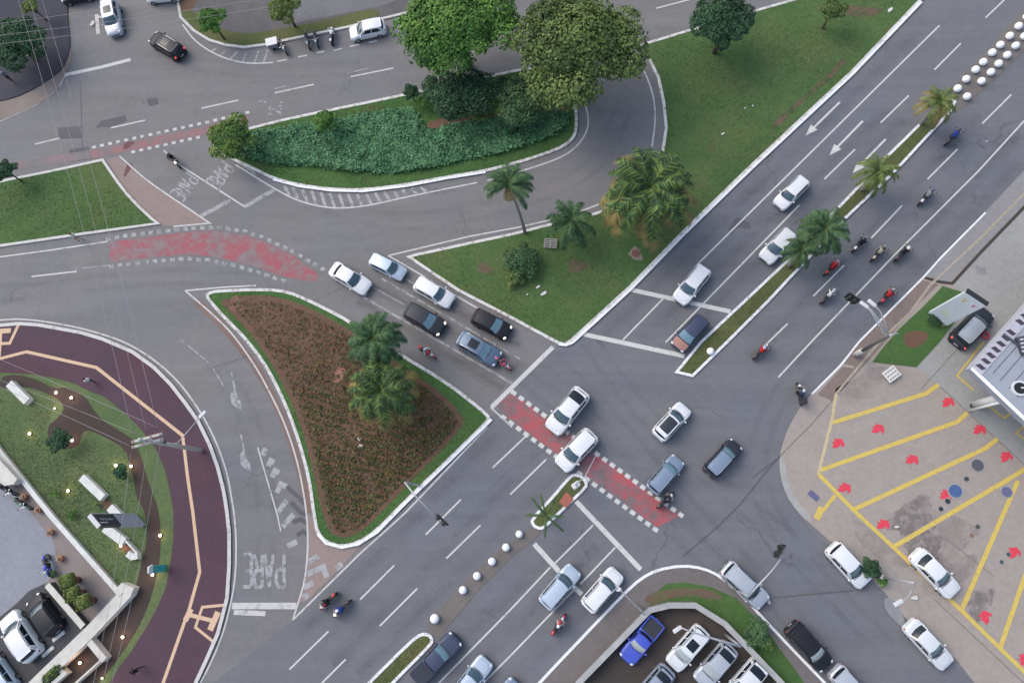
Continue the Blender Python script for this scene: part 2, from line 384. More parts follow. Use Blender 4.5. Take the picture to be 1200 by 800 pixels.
# pink paving wedge
mb = MB(); mb.poly(ats([(124,187),(139,184),(148,193),(170,211),(202,232),(246,262),(204,265),(190,264),(180,256),(165,242),(150,226),(140,213),(131,200)], .01)); struct('paving', mb, M['pink'], 'pinkish paved wedge beside the grass block')
# central nose paving
mb = MB(); mb.poly(ats([(361,600),(369,610),(373,628),(383,639),(400,644),(422,640),(392,672),(360,703),(350,706),(358,680),(361,645)], .010)); struct('paving', mb, M['pink'], 'pinkish worn nose of the flower bed island')
mb = MB(); mb.ribbon(ats([(230,353),(255,375),(278,402),(301,431),(317,459),(332,491),(344,524),(354,560),(362,600)], .008), .75); struct('gutter', mb, concrete('brown_gutter', (.17,.12,.10), (.21,.15,.13)), 'brown gutter along the left of the bed island')
# promenade with dark red pavers
OUT = [(-60,385),(0,381),(22,379),(45,380.5),(70,385),(95,389.5),(120,397),(155,412),(180,430),(200,450),(217,472),(232,493),(246,522),(255,547),(262,575),(266,600),(268.5,625),(268.5,662),(266,700),(261,720),(255,742),(242,772),(229,800),(200,850)]
INN = [(110,850),(129,800),(140,782),(155,762),(172,735),(185,712),(195,688),(200,662),(204,632),(204,600),(200,575),(194,550),(184,527),(168,505),(150,486),(122,464),(107,459),(87,449),(60,442),(34,438),(0,436),(-60,436)]
mb = MB(); mb.prism([v[:2] for v in ats(OUT+INN)], 0, .13); struct('promenade', mb, M['pavers'], 'wide promenade of dark red pavers curving round the corner plot')
mb = MB(); mb.ribbon(ats(OUT, .15), .34); struct('kerb', mb, M['kerbg'], 'pale kerb along the outer edge of the promenade')
mb = MB(); Z = .136
mb.ribbon(ats([(-40,430),(0,420),(31,412),(113,430.5),(214,510),(220,560),(226,600),(234,670),(221,716),(217,726),(191,800),(176,845)], Z), .30)
mb.ribbon(ats([(222,720),(250,727)], Z), .34); mb.ribbon(ats([(255.5,716.5),(246,738)], Z+.003), .55); mb.ribbon(ats([(224,713),(217,727)], Z+.003), .5)
mb.ribbon(ats([(262,708.5),(237,711),(229,734.5),(249.5,751)], Z+.006), .24)
mb.ribbon(ats([(22,379.5),(11.5,402),(-10,403)], Z), .3); mb.ribbon(ats([(-12,389),(12.5,387)], Z), .5); mb.ribbon(ats([(1,388),(0,404)], Z+.003), .3); mb.ribbon(ats([(0,404),(-1,418)], Z+.003), .3)
struct('tactile_paving', mb, M['cream'], 'cream tactile guide strip zigzagging along the promenade')
GARD = [(p[0], p[1]) for p in INN[1:-1]]+[(-60,436),(-60,850),(110,850)]
mb = MB(); mb.poly(ats(GARD, .10)); struct('garden', mb, M['garden'], 'garden lawn of the corner plot')
MUL = chaikin([(0,441),(20,438),(45,445),(62,455),(80,453),(100,464),(112,484),(125,496),(150,510),(160,520),(167,540),(174,565),(187,600),(189,640),(184,675),(172,715),(155,748),(125,790),(100,815),(40,815),(110,745),(157,695),(165,665),(173,630),(170,600),(159,580),(158,568),(152,545),(147,526),(125,513),(105,504),(96,506),(92,525),(60,527),(54,500),(70,488),(76,476),(68,467),(40,455),(20,452),(0,457)], True, 1)
mb = MB(); mb.poly(ats(MUL, .11)); struct('mulch_bed', mb, M['mulch'], 'winding dark bark mulch bed in the corner garden')
mb = MB(); mb.poly(ats([(-60,460),(-60,870),(30,802),(100,737),(137,700),(137,690),(60,601),(0,527)], .120)); struct('lot', mb, M['lot'], 'grey car park floor of the corner plot')
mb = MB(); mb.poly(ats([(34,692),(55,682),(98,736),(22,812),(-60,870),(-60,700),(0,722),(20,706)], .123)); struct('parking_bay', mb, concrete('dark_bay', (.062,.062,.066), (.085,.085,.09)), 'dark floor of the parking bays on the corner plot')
mb = MB(); mb.poly(ats([(-5,520),(60,601),(137,692),(100,735),(52,685),(64,672),(66,655),(62,632),(50,618),(38,603),(15,570),(-5,545)], .126)); struct('deck', mb, M['deck'], 'brown plank terrace behind the white boundary wall')
# bottom car park block
PK = chaikin([(590,845),(630,799),(690,736),(730,694),(750,676),(770,665.5),(800,660.5),(825,664),(846,674),(875,701),(900,728),(932,762),(970,801),(1010,845)], True, 1)
island('pavement', PK, M['walk'], M['kerbw'], label='brownish pavement round the walled car park', kw=.22)
mb = MB(); mb.poly(ats([(760,712),(764,698),(780,684),(802,682),(832,687),(862,700),(887,725),(903,745),(935,788),(950,812),(925,812),(900,784),(876,759),(850,732),(815,709),(785,709)], .136)); struct('verge', mb, M['lawn'], 'grass verge outside the car park wall')
mb = MB(); mb.poly(ats(chaikin([(752,702),(768,692),(800,688),(832,690),(850,701),(838,703),(810,697),(780,702),(765,709)], True, 1), .140)); struct('soil_patch', mb, worn('earth_sparse', (.13,.085,.06), (.10,.105,.05), .47, 1.2), 'bare brown soil in the verge by the car park wall')
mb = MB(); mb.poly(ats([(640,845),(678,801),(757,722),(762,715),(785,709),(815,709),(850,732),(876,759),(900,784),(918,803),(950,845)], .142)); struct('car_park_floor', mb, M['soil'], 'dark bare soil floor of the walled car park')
# gas station forecourt
AP = [(985,427),(951,461),(935,481),(922,505),(914,530),(915,545),(925,582),(943,608),(967,629),(1000,655),(1035,692),(1062,725),(1120,772),(1142,800),(1190,850),(1420,850),(1420,200),(1290,100),(1200,200),(1152,251),(1102,302),(1082,324),(1007,399)]
mb = MB(); mb.prism([v[:2] for v in ats(AP)], 0, .06); struct('forecourt', mb, concrete('forecourt_paving', (.315,.275,.24), (.28,.255,.23)), 'pinkish grey forecourt of the filling station')
mb = MB()
mb.poly(ats([(1290,100),(1200,200),(1152,251),(1102,302),(1082,324),(1112,331),(1200,243),(1300,140)], .068))
struct('pavement', mb, concrete('kerbside_walk', (.25,.245,.245), (.21,.205,.205)), 'light pavement along the right edge of the avenue')
mb = MB(); mb.poly(ats([(1115,334),(1200,245),(1310,135),(1420,200),(1420,560),(1200,545),(1170,516),(1100,451),(1073,430),(1101,401),(1127,366),(1137,348),(1127,342)], .072)); struct('forecourt_slab', mb, M['pad'], 'grey concrete slab under the filling station canopy')
mb = MB(); mb.poly(ats([(1105,335),(1127,342),(1136,352),(1120,376),(1101,401),(1074,430),(1052,427.5),(1022,424),(1034,408),(1053,386),(1082,359)], .10)); struct('lawn', mb, M['lawn'], 'small grass triangle behind the price sign')
mb = MB(); mb.poly(ats(chaikin([(1058,392),(1066,388),(1080,387),(1089,391),(1084,402),(1070,409),(1060,404)], True, 2), .104)); struct('soil_patch', mb, M['earth'], 'bare reddish patch in the small grass triangle')
mb = MB(); mb.ribbon(ats([(1300,140),(1200,243),(1150,295),(1116,332),(1100,330),(1083,325)], .078), .28); struct('drain', mb, M['soil'], 'dark drain channel beside the avenue pavement')
mb = MB(); mb.poly(ats([(1007,402),(1080,328),(1100,333),(1066,366),(1040,398),(1000,442),(975,470),(958,462),(985,432)], .066)); struct('pavement', mb, concrete('brown_walk', (.20,.155,.135), (.17,.145,.13)), 'brownish pavement between kerb and small grass triangle')
mb = MB()
mb.ribbon(ats([(1240,187),(1200,227),(1150,278),(1090,334),(1067,366),(1030,401),(1000,437),(980,461)], .082), .22)
mb.ribbon(ats([(1000,430),(984,427)], .085), .22)
struct('tactile_paving', mb, plain('beige_strip', (.36,.32,.25), .8, .2, var=.25), 'beige guide strip along the avenue pavement')
mb = MB(); mb.ribbon(ats([(1155,249),(1102,302.5),(1082,325),(1007,400),(985,428),(951,462)], .09), .17); mb2 = mb; struct('kerb', mb, M['kerbw'], 'whitewashed kerb on the right side of the avenue')
mb = MB(); mb.poly(ats(chaikin([(913,533),(920,540),(922,560),(932,585),(952,606),(948,612),(935,600),(921,580),(914,556)], True, 1), .068)); struct('kerb_ramp', mb, concrete('ramp_concrete', (.33,.325,.31), (.28,.27,.26)), 'pale concrete ramp at the forecourt corner')

# ------------------------------------------------------------------ painted markings
def marks(name, mat, label, segs, wd=.14, z=.012, curves=()):
    mb = MB()
    for i, s in enumerate(segs): mb.ribbon(ats(s, z+.0006*i), wd)
    for i, c in enumerate(curves): mb.ribbon(ats(chaikin(c, False, 2), z+.0006*(i+len(segs))), wd)
    return struct(name, mb, mat, label)
marks('lane_markings', M['white'], 'white lane lines of the avenue', [
 [(1101,30),(817,310)],[(777,350),(730,398)],[(1177,0),(1155,21)],[(1126,51),(1095,82)],[(1065,112),(1032,144)],[(1002,175),(966,210)],[(937,240),(780,401)],
 [(1185,111),(1151,145)],[(1122,175),(1087,210)],[(1057,241),(1021,279)],[(989,311),(953,347)],[(923,379),(893,408)],[(1260,82),(1200,142),(1147,200),(1050,297),(952,399),(912,442)],
 [(616,511),(577,548)],[(540,585),(499,626)],[(462,662),(422,702)],[(385,739),(339,784)],[(640,538),(598,579)],[(563,615),(523,654)],[(489,689),(445,733)],[(405,772),(376,801)],
 [(695,615),(648,662)],[(645,664),(600,712),(514,800)],[(721,641),(680,684)],[(676,687),(600,766),(560,806)]], .15)
marks('stop_lines', M['white'], 'broad white stop lines across the avenue lanes', [
 [(740,339.5),(856,365)],[(684,391.5),(802,417)],[(648,406.5),(576,477)],[(675,587),(751,667)],[(626,637),(656,670)],[(672,687),(682,696)]], .42, .016)
marks('lane_markings', M['faded'], 'worn white lines of the slip lanes', [
 [(447,326),(610,421)],[(426,348),(600,449)],[(272,709.5),(347,709.5)]], .20, .012)
marks('lane_markings', M['faded'], 'faint worn traces in the slip lanes', [[(438,337),(474,357)],[(476,327),(488,334)],[(88,315),(128,311)],[(212,398),(245,425)],[(250,432),(262,452)],[(322,104),(335,101)],[(407,86),(432,80)]], .12, .010)
mb = MB(); mb.ribbon(ats([(272,709.5),(347,709.5)], .02), .55); mb.ribbon(ats([(274,717),(311,718.5)], .02), .42); struct('stop_lines', mb, M['line'], 'double stop line at the end of the left slip lane')
marks('lane_markings', M['line'], 'dashed centre line of the upper street', [[(236,127),(279.5,117.5)],[(130,150),(170,141)],[(41,169),(70,162)],[(322,109),(368,99)],[(411,90),(461,80)],[(536,65),(556,60)],[(769,10),(830,-6)],[(37,324),(90,318)],
 [(325,72),(336,70)],[(349,67),(360,65)],[(371,62),(380,60.5)],[(391,59.5),(401,57)],[(410,54.5),(421,52.5)],[(432,50),(442,48)]], .17)
marks('stop_lines', M['line'], 'stop line of the top left side street', [[(76,88),(118,79),(153,70)]], .42, .016)
marks('stop_lines', M['faded'], 'stop lines below the road lettering', [[(234,254),(270,235)],[(287,242),(322,222)]], .45, .016)
marks('edge_lines', M['line'], 'white edge lines along kerbs of the slip lanes', [
 [(455,299.5),(475,311),(530,344),(600,384)],[(455,299.5),(550,277),(609,266),(644,258),(686,245.5),(726,230)],
 [(192,176),(205,190),(288,243)],[(0,301),(60,293),(126,283)],[(203,265.5),(246,261.5)],[(217,340.5),(262,336.5),(300,334.5)],
 [(343,726),(420,650),(475,600.5),(571,500)],[(575,477),(600,500)]], .16, .012,
 [[(276,193),(322,221.6),(350,236),(382,243.5),(407,244),(437,240),(475,231),(559,214)],[(571,211.5),(620,198),(660,184),(678,170),(688,154),(690,140),(686,122),(681,106)],
  [(745,64),(757,87),(766,112),(768.5,140),(764,172)],[(140,183),(170.5,210.5),(202,232),(247.5,262.5)],
  [(217,340.5),(240,360),(262,380),(278,398),(300,430),(316,459),(332,492),(344,525),(353,560),(360,605),(361,645),(357,681),(350,704),(343,726)],
  [(214,29),(227,47),(245,60),(267,70),(292,75),(320,73.5)],
  [(-40,378),(0,375),(20,373.5),(45,375.5),(70,379.5),(95,384.5),(120,391.5),(145,400),(170,414),(192,430.5),(212,450),(235,482),(250,510),(260,535),(267.5,560),(272.5,590),(275,605),(277,637),(276,675),(271,705),(262,740),(250,770),(235,800),(205,850)],
  [(76,88),(70,102),(50,119),(25,131),(0,142)]])
# hatchings
hb = []
for i in range(16):
    t = i/15; x = 333+t*160
    def ycurve(pts, x):
        for a, b in zip(pts, pts[1:]):
            if a[0] <= x <= b[0]: return a[1]+(b[1]-a[1])*(x-a[0])/(b[0]-a[0])
        return pts[-1][1]
    up = [(300,201),(320,211),(350,219),(387,224),(425,225),(475,219),(525,209.5)]; dn = [(300,209),(322,221.6),(350,236),(382,243.5),(407,244),(437,240),(475,231),(559,214)]
    hb.append([(x, ycurve(up, x)+2.5), (x+6, ycurve(dn, x+6)-1)])
marks('hatching', M['faded'], 'zebra hatching along the grass island kerb', hb, .32, .012)
marks('hatching', M['faded'], 'hatching round the parking kerb of the upper block', [[(253,57),(247,61)],[(264,60),(257,66)],[(278,61),(270,69)],[(290,61),(284,73)],[(303,60),(298,74)],[(314,58),(309,73)],[(283,192),(292,199)],[(292,197),(300,205)]], .22, .012)
def chev(x, y, s): return [(x-4*s, y+7*s), (x, y-2*s), (x+6*s, y+1*s)]
marks('hatching', M['line'], 'thin line left of the worn chevrons in the left slip lane', [[(302,524),(308,545),(316,572),(325,603),(329,622)]], .13, .012)
marks('hatching', M['chev'], 'worn chevrons in the left slip lane', [chev(310,529,.6),chev(317,541,.75),chev(322,553,.85),chev(329,569,1.15),[(326,600),(336,586)],[(331,617),(344,602)],[(337,640),(348,634)]], .5, .016)
marks('hatching', M['patch'], 'dark worn remains of the chevrons beside the bed island kerb', [[(336,570),(350,582),(357,590)],[(341,588),(352,600),(358,603)],[(343,612),(352,608),(359,612)],[(348,627),(355,622),(360,626)]], .4, .010)
marks('hatching', M['chev'], 'worn chevrons on the paved nose', [[(360,672),(379,664),(383,676)],[(356,688),(367,682)],[(362,658),(373,651)],[(355,700),(361,696)],[(394,666),(401,660)]], .5, .013)
mb = MB()
for a, b in [((312,430),(0,0))]: pass
for (x0,y0,x1,y1,hw) in [(245,425,262,452,0)]: pass
for c, d in [((275,468),(5,22)),((286,540),(3,22))]:     # worn arrows in the left slip lane
    x, y = c; mb.poly(ats([(x-5,y-8),(x,y-14),(x+4,y-2),(x+7,y+2),(x+8,y+12),(x,y+8),(x-4,y+4)], .012)); mb.ribbon(ats([(x-4,y-32),(x,y-13)], .016), .18)
struct('road_arrows', mb, M['faded'], 'worn arrows in the left slip lane')
mb = MB(); rd = random.Random(2)
for i in range(16): x, y = 303+rd.uniform(0,26), 120+rd.uniform(0,16)-(i%3); mb.ribbon(ats([(x,y),(x+rd.uniform(1.5,4),y-rd.uniform(-1,1.5))], .012+.0005*i), .16)
struct('road_lettering', mb, M['faded'], 'unreadable remains of lettering in the upper street')
# straight arrows in the avenue
mb = MB()
for (a, b) in [((984,120),(944,159)),((1011,142),(972,182)),((1038,163),(999,203)),]:
    A, B = at(*a), at(*b); d = (B-A).normalized(); nn = Vector((-d.y, d.x, 0)); hd = B-d*1.25
    mb.ribbon([A+Vector((0,0,.012)), hd+Vector((0,0,.012))], .20); mb.poly([(p.x,p.y,.012) for p in (B, hd+nn*.42, hd-nn*.42)])
struct('road_arrows', mb, M['white'], 'white direction arrows in the left lanes of the avenue')
# PARE lettering (stroke glyphs in a 1 x 1 cell)
GL = {'P': [[(0,0),(0,1)],[(0,1),(.75,1),(.95,.85),(.95,.62),(.75,.48),(0,.48)]], 'A': [[(0,0),(.5,1)],[(.5,1),(1,0)],[(.2,.36),(.8,.36)]],
      'R': [[(0,0),(0,1)],[(0,1),(.75,1),(.95,.85),(.95,.65),(.75,.5),(0,.5)],[(.45,.5),(1,0)]], 'E': [[(0,0),(0,1)],[(0,0),(1,0)],[(0,1),(1,1)],[(0,.5),(.8,.5)]]}
def word(txt, c, read, up, wdt, hgt, st, mat, label):
    mb = MB(); C = at(*c); R = (at(c[0]+read[0]*20, c[1]+read[1]*20)-C).normalized(); U = (at(c[0]+up[0]*20, c[1]+up[1]*20)-C).normalized()
    n = len(txt); cw = wdt/(n+(n-1)*.32)
    for i, ch in enumerate(txt):
        for j, s in enumerate(GL[ch]):
            mb.ribbon([C+R*(-wdt/2+i*cw*1.32+x*cw)+U*((y-.5)*hgt)+Vector((0,0,.013+j*.002)) for x, y in s], st)
    return struct('road_lettering', mb, mat, label)
word('PARE', (257.5,206), (-.60,.80), (.83,.55), 2.8, 1.8, .24, M['faded'], 'lettering PARE in the right lane beside the grass island')
word('PARE', (216,219.5), (-.60,.80), (.83,.55), 2.8, 1.8, .20, M['faded'], 'fainter lettering PARE in the left lane beside the pink wedge')
word('PARE', (309,668), (-1,.0), (0,1), 3.8, 2.8, .31, M['faded'], 'large worn lettering PARE before the double stop line')
# cycle crossings
mb = MB(); mb.poly(ats([(601,461),(615,470),(797,604),(770,617),(592,487),(581,473)], .010)); struct('cycle_crossing', mb, M['red'], 'worn red cycle crossing over the avenue')
mb = MB(); mb.poly(ats([(128,284),(148,281),(188,276),(230,271),(260,271),(288,276),(307,282),(342,298),(374,322),(370,331),(332,324),(304,314),(276,306),(246,300),(220,298),(160,303),(129,307)], .010)); struct('cycle_crossing', mb, M['redw'], 'patchy red cycle crossing over the left slip road')
mb = MB(); mb.poly(ats([(106,176.5),(235,150),(290,135),(292,143),(235,160),(140,179),(107,187)], .010)); struct('cycle_crossing', mb, M['redu'], 'faded red cycle crossing along the upper street')
mb = MB(); mb.poly(ats([(-20,205),(-20,195),(106,176),(106,186)], .008)); struct('cycle_crossing', mb, M['redf'], 'faded reddish cycle strip at the left edge')
def squares(name, mat, rows, sp=10.8, sz=(7,5.5)):
    mb = MB()
    for row in rows:
        L = [0]
        for a, b in zip(row, row[1:]): L.append(L[-1]+math.hypot(b[0]-a[0], b[1]-a[1]))
        n = int(L[-1]/sp)
        for i in range(n+1):
            s = i*L[-1]/n
            for j in range(len(row)-1):
                if L[j] <= s <= L[j+1]+1e-6:
                    t = (s-L[j])/(L[j+1]-L[j]); a, b = row[j], row[j+1]; ux, uy = (b[0]-a[0])/(L[j+1]-L[j]), (b[1]-a[1])/(L[j+1]-L[j])
                    x, y = a[0]+(b[0]-a[0])*t, a[1]+(b[1]-a[1])*t; h, q = sz[0]/2, sz[1]/2
                    mb.poly(ats([(x-ux*h-uy*q*-1*-1, y-uy*h+ux*q), (x+ux*h-uy*q, y+uy*h+ux*q), (x+ux*h+uy*q, y+uy*h-ux*q), (x-ux*h+uy*q, y-uy*h-ux*q)], .016)); break
    return struct('crossing_squares', mb, mat, name)
squares('white squares lining the avenue cycle crossing', M['white'], [[(602,460),(671,511),(798,603)],[(590,489),(644,529),(768,620)]], 10.9, (6.5,5))
squares('worn squares lining the left cycle crossing', M['faded'], [[(127,280),(148,276),(188,271.5),(230,267),(260,267),(288,271.5),(307,278),(342,294),(378,315)],[(130.5,312),(160,308),(220,303),(246,305),(276,311),(304,320),(332,329)]], 10, (5.5,4.5))
squares('squares lining the upper cycle crossing', M['line'], [[(110,172.5),(230,146),(290,132)],[(156,178),(232,161)]], 9.6, (4.5,3.2))
# tyre tracks and oil drips
def stain(name, c, al, sc=(.25,1.4,1), rot=AVE):
    n = NM(name); n.fin(c, .8, .2); n.m.blend_method = 'BLEND' if hasattr(n.m, 'blend_method') else None
    f = n.mul(n.noise(1.0, 4, vec=n.mapping(-rot, sc), lo=.30, hi=.72), al); n.link(f, n.b.inputs['Alpha']); return n.m
T1 = stain('oil_drip_track', (.055,.055,.06), .075, (.06,.5,1)); T2 = stain('tyre_track', (.05,.05,.056), .085, (.3,.3,1)); T3 = stain('oil_drip_slip', (.04,.038,.04), .13, (.12,.7,1), math.radians(-32))
mb = MB(); i = 0
for s in [[(1085,28),(700,402)],[(1040,130),(960,205),(750,400)],[(1060,140),(850,345),(800,398)],[(1150,135),(960,335),(880,420)],[(1195,155),(1100,255),(930,430)],[(1195,190),(1000,395)],[(600,490),(350,745)],[(640,520),(390,780)],[(660,548),(420,790)],[(668,634),(520,770)],[(700,640),(560,780)],[(735,668),(600,800)]]:
    for w_ in (.6, 1.5): i += 1; mb.ribbon(ats(s, .0062+.00009*i), w_)
struct('oil_drips', mb, T1, 'darker oil drip bands along the avenue lanes')
mb = MB()
for i, s in enumerate([[(470,330),(610,405)],[(440,335),(605,432)],[(420,352),(590,455)]]):
    for j, w_ in enumerate((.5, 1.3)): mb.ribbon(ats(s, .0056+.00009*(2*i+j)), w_)
struct('oil_drips', mb, T3, 'darker oil drip bands in the queue lanes')
mb = MB()
for i, s in enumerate([[(620,400),(700,470),(790,580),(900,690),(990,800)],[(600,430),(690,500),(780,610),(860,680)],[(960,410),(900,480),(880,560),(930,650),(1040,760)],[(690,398),(740,470),(830,560),(960,660)],[(225,75),(300,85),(420,80)],[(300,330),(200,320),(60,340),(-20,345)],[(380,240),(470,265),(600,240),(700,200),(730,130)],[(250,420),(300,500),(315,600),(305,700)]]):
    p = chaikin(s, False, 3)
    for q, o_ in enumerate((-.75,.75)):
        W = ats(p); P2 = []
        for j, v in enumerate(W):
            t = (W[min(j+1,len(W)-1)]-W[max(j-1,0)]).normalized(); P2.append(Vector((v.x-t.y*o_, v.y+t.x*o_, .0098+.00008*(2*i+q))))
        mb.ribbon(P2, .5)
struct('tyre_tracks', mb, T2, 'faint dark tyre tracks curving through the junction')
# filling station paint
Zf = .078
mb = MB()
for s in [[(974,495.5),(1085,461),(1100,450.5)],[(960,551),(1122,494),(1134,483)],[(1000,597),(1155,525),(1169,514)],[(1046,641),(1174,566),(1202,549)],[(1127,714),(1155,650),(1193,563)],[(1172,759),(1202,672)]]:
    mb.ribbon(ats(s, Zf), .36)
mb.ribbon(ats([(959,555),(1000,597),(1047,641),(1127,715),(1175,762),(1230,815)], Zf+.004), .34); mb.ribbon(ats([(979,580),(962,601)], Zf), .3); mb.ribbon(ats([(963,594),(957,608)], Zf+.006), .55)
struct('bay_markings', mb, M['yellow'], 'yellow diagonal bay lines on the forecourt')
mb = MB(); mb.ribbon(ats([(980,461),(974,496),(959,555)], Zf+.002), .28); struct('bay_markings', mb, M['paleyellow'], 'pale yellow line at the tip of the forecourt')
mb = MB()
for s in [[(1153,400),(1121.5,440),(1141,457)],[(1158,475),(1177,490),(1184,484)],[(1200,499),(1191,507),(1203,516)]]: mb.ribbon(ats(s, .08), .16)
struct('bay_markings', mb, M['yellow'], 'thin yellow lines round the pump islands')
mb = MB()
for x, y, a in [(981,519,15),(1028,502,5),(989,571,-5),(1068,538,0),(1110,471,15),(1178,535,25),(1108,579,10),(1034,614,5),(1187,647,25),(1154,723,65),(1200,772,30),(1147,503,5)]:
    C = at(x, y, Zf+.006); ca, sa = math.cos(math.radians(a)), math.sin(math.radians(a)); s = .57
    mb.poly([(C.x+(u*ca-v*sa)*s, C.y+(u*sa+v*ca)*s*.9, C.z) for u, v in [(-1,-.55),(-.55,.0),(-.75,.42),(-.2,.3),(-.25,.85),(.95,.5),(1,-.55),(.5,-.95),(.55,-.3),(-.2,-.75)]])
struct('forecourt_arrows', mb, M['arrow'], 'stubby red arrows painted on the forecourt')
def disc(px, py, r, z): c = at(px, py, z); return [(c.x+r*math.cos(i*math.pi/10), c.y+r*math.sin(i*math.pi/10), z) for i in range(20)]
def blob(px, py, rx, ry, z, rot, seed):
    rd = random.Random(seed); c = at(px, py, z); ph = [rd.uniform(0, 6.28) for _ in range(4)]; out = []
    for i in range(40):
        a = i*math.pi/20; q = 1+.18*math.sin(2*a+ph[0])+.13*math.sin(3*a+ph[1])+.09*math.sin(5*a+ph[2])+.06*math.sin(8*a+ph[3])
        X, Y = rx*q*math.cos(a), ry*q*math.sin(a); out.append((c.x+X*math.cos(rot)-Y*math.sin(rot), c.y+X*math.sin(rot)+Y*math.cos(rot), z))
    return out
covers = [(1145,545,.50,(.09,.09,.11),'dark grey manhole cover between the yellow lines'),(1119,575,.54,(.06,.11,.24),'blue manhole cover beside a red arrow'),(1179,576,.42,(.12,.12,.22),'violet manhole cover in the tip of two yellow lines'),(1132,561,.2,(.05,.05,.05),'small dark filler cap between grey and blue covers'),(1110,587,.22,(.03,.035,.04),'small black filler cap below the blue cover'),(1102,596,.19,(.03,.03,.035),'small black filler cap nearest the oil stain'),(1145,617,.19,(.07,.065,.06),'small dark filler cap beside the brown one'),(1138,627,.18,(.2,.12,.09),'small brown filler cap'),(1181,649,.17,(.05,.08,.09),'small teal cap touching the red arrow'),(1173,658,.16,(.06,.08,.09),'small teal cap below the red arrow')]
for i, (x, y, r, c, lb) in enumerate(covers):
    mb = MB(); C = at(x, y); mb.cyl((0,0,.0), r, .03, 20)
    ro = empty('manhole_cover', (C.x, C.y, .09)); tag(ro, lb, 'manhole cover', 'covers in the forecourt')
    mb.build('lid', plain('cover%d' % i, c, .5, .4), ro); m2 = MB(); m2.cyl((0,0,-.006), r*1.25, .02, 20); m2.build('collar', M['pad'], ro)
mb = MB(); C = at(953,580.5); mb.box((0,0,.0), (.95,.5,.03)); o = mb.build('drain_plate', plain('violet_plate', (.10,.10,.2), .6)); o.location = (C.x, C.y, .085); o.rotation_euler.z = math.radians(-42); tag(o, 'blue violet rectangular plate in the forecourt tip', 'cover plate')
M['oil'] = worn('oil_stain', (.165,.145,.13), (.29,.25,.23), .48, 1.1); M['oil2'] = worn('light_stain', (.235,.20,.18), (.29,.25,.225), .5, .7)
mb = MB()
for a in [(1068,604,1.9,1.3,.4,1),(1078,632,1.5,2.2,.2,2),(1148,707,1.3,.9,.9,3),(1086,645,1.7,1.1,.9,7)]: mb.poly(blob(a[0], a[1], a[2], a[3], .074+.0007*a[5], a[4], a[5]))
struct('oil_stains', mb, M['oil'], 'dark oil stains on the forecourt')
mb = MB()
for a in [(1010,452,2.2,1.2,.6,4),(1110,668,2.6,1.3,.8,5),(1110,620,2.6,1.2,-.5,6),(1030,640,2.2,1.0,-.7,8)]: mb.poly(blob(a[0], a[1], a[2], a[3], .064+.0005*a[5], a[4], a[5]))
struct('oil_stains', mb, M['oil2'], 'faint brown stains on the forecourt')
mb = MB()
for s in [[(985,458),(950,498),(914,534),(880,560)],[(1100,451),(1170,516),(1203,546)],[(1080,455),(1130,400)],[(1093,700),(1200,800)],[(1105,628),(1165,675)],[(905,700),(960,694),(1035,688)],]: mb.ribbon(ats(s, .076 if s[0][0] > 950 and s[0][0]!=905 else .066), .06)
struct('joints', mb, plain('joint_grey', (.15,.13,.12), .9), 'dark joints in the forecourt paving')
mb = MB()
for s in [[(905,700),(1000,692)],[(94,95),(97,180)],[(250,430),(315,410)]]: mb.ribbon(ats(chaikin(s, False, 1) if len(s) > 2 else s, .009), .07)
mb.ribbon(ats([(914,534),(895,556),(868,590),(840,618),(800,652)], .0095), .17)
struct('tar_seams', mb, M['patch'], 'tar sealed seams in the asphalt')
mb = MB()
for q in [[(112,150),(118,142),(147,135),(149,142),(130,149)],[(81,175),(104,172),(107,187),(83,190)],[(68,150),(95,148),(96,162),(69,163)],[(172,116),(184,114),(186,122),(175,125)]]: mb.poly(ats(q, .007))
mb.poly(blob(862,264,.9,.45,.009,.8,3)); mb.poly(blob(870,262,.5,.7,.010,.8,5))
struct('asphalt_patches', mb, M['patch'], 'darker repair patches in the asphalt')
mb = MB(); mb.poly(ats(chaikin([(1036,700),(1044,699),(1056,712),(1062,732),(1056,734),(1046,724),(1036,712)], True, 2), .075)); mb.poly(ats([(1143,311),(1155,314),(1156,322),(1145,320)], .0775)); struct('concrete_patches', mb, M['light_patch'], 'pale patches in the paving')
mb = MB(); mb.poly(blob(150,198,.7,.35,.014,1.2,21)); mb.poly(blob(150,170,.6,.4,.014,.2,22)); struct('stains', mb, plain('dark_red_stain', (.13,.05,.05), .8), 'dark reddish stains near the upper cycle crossing')

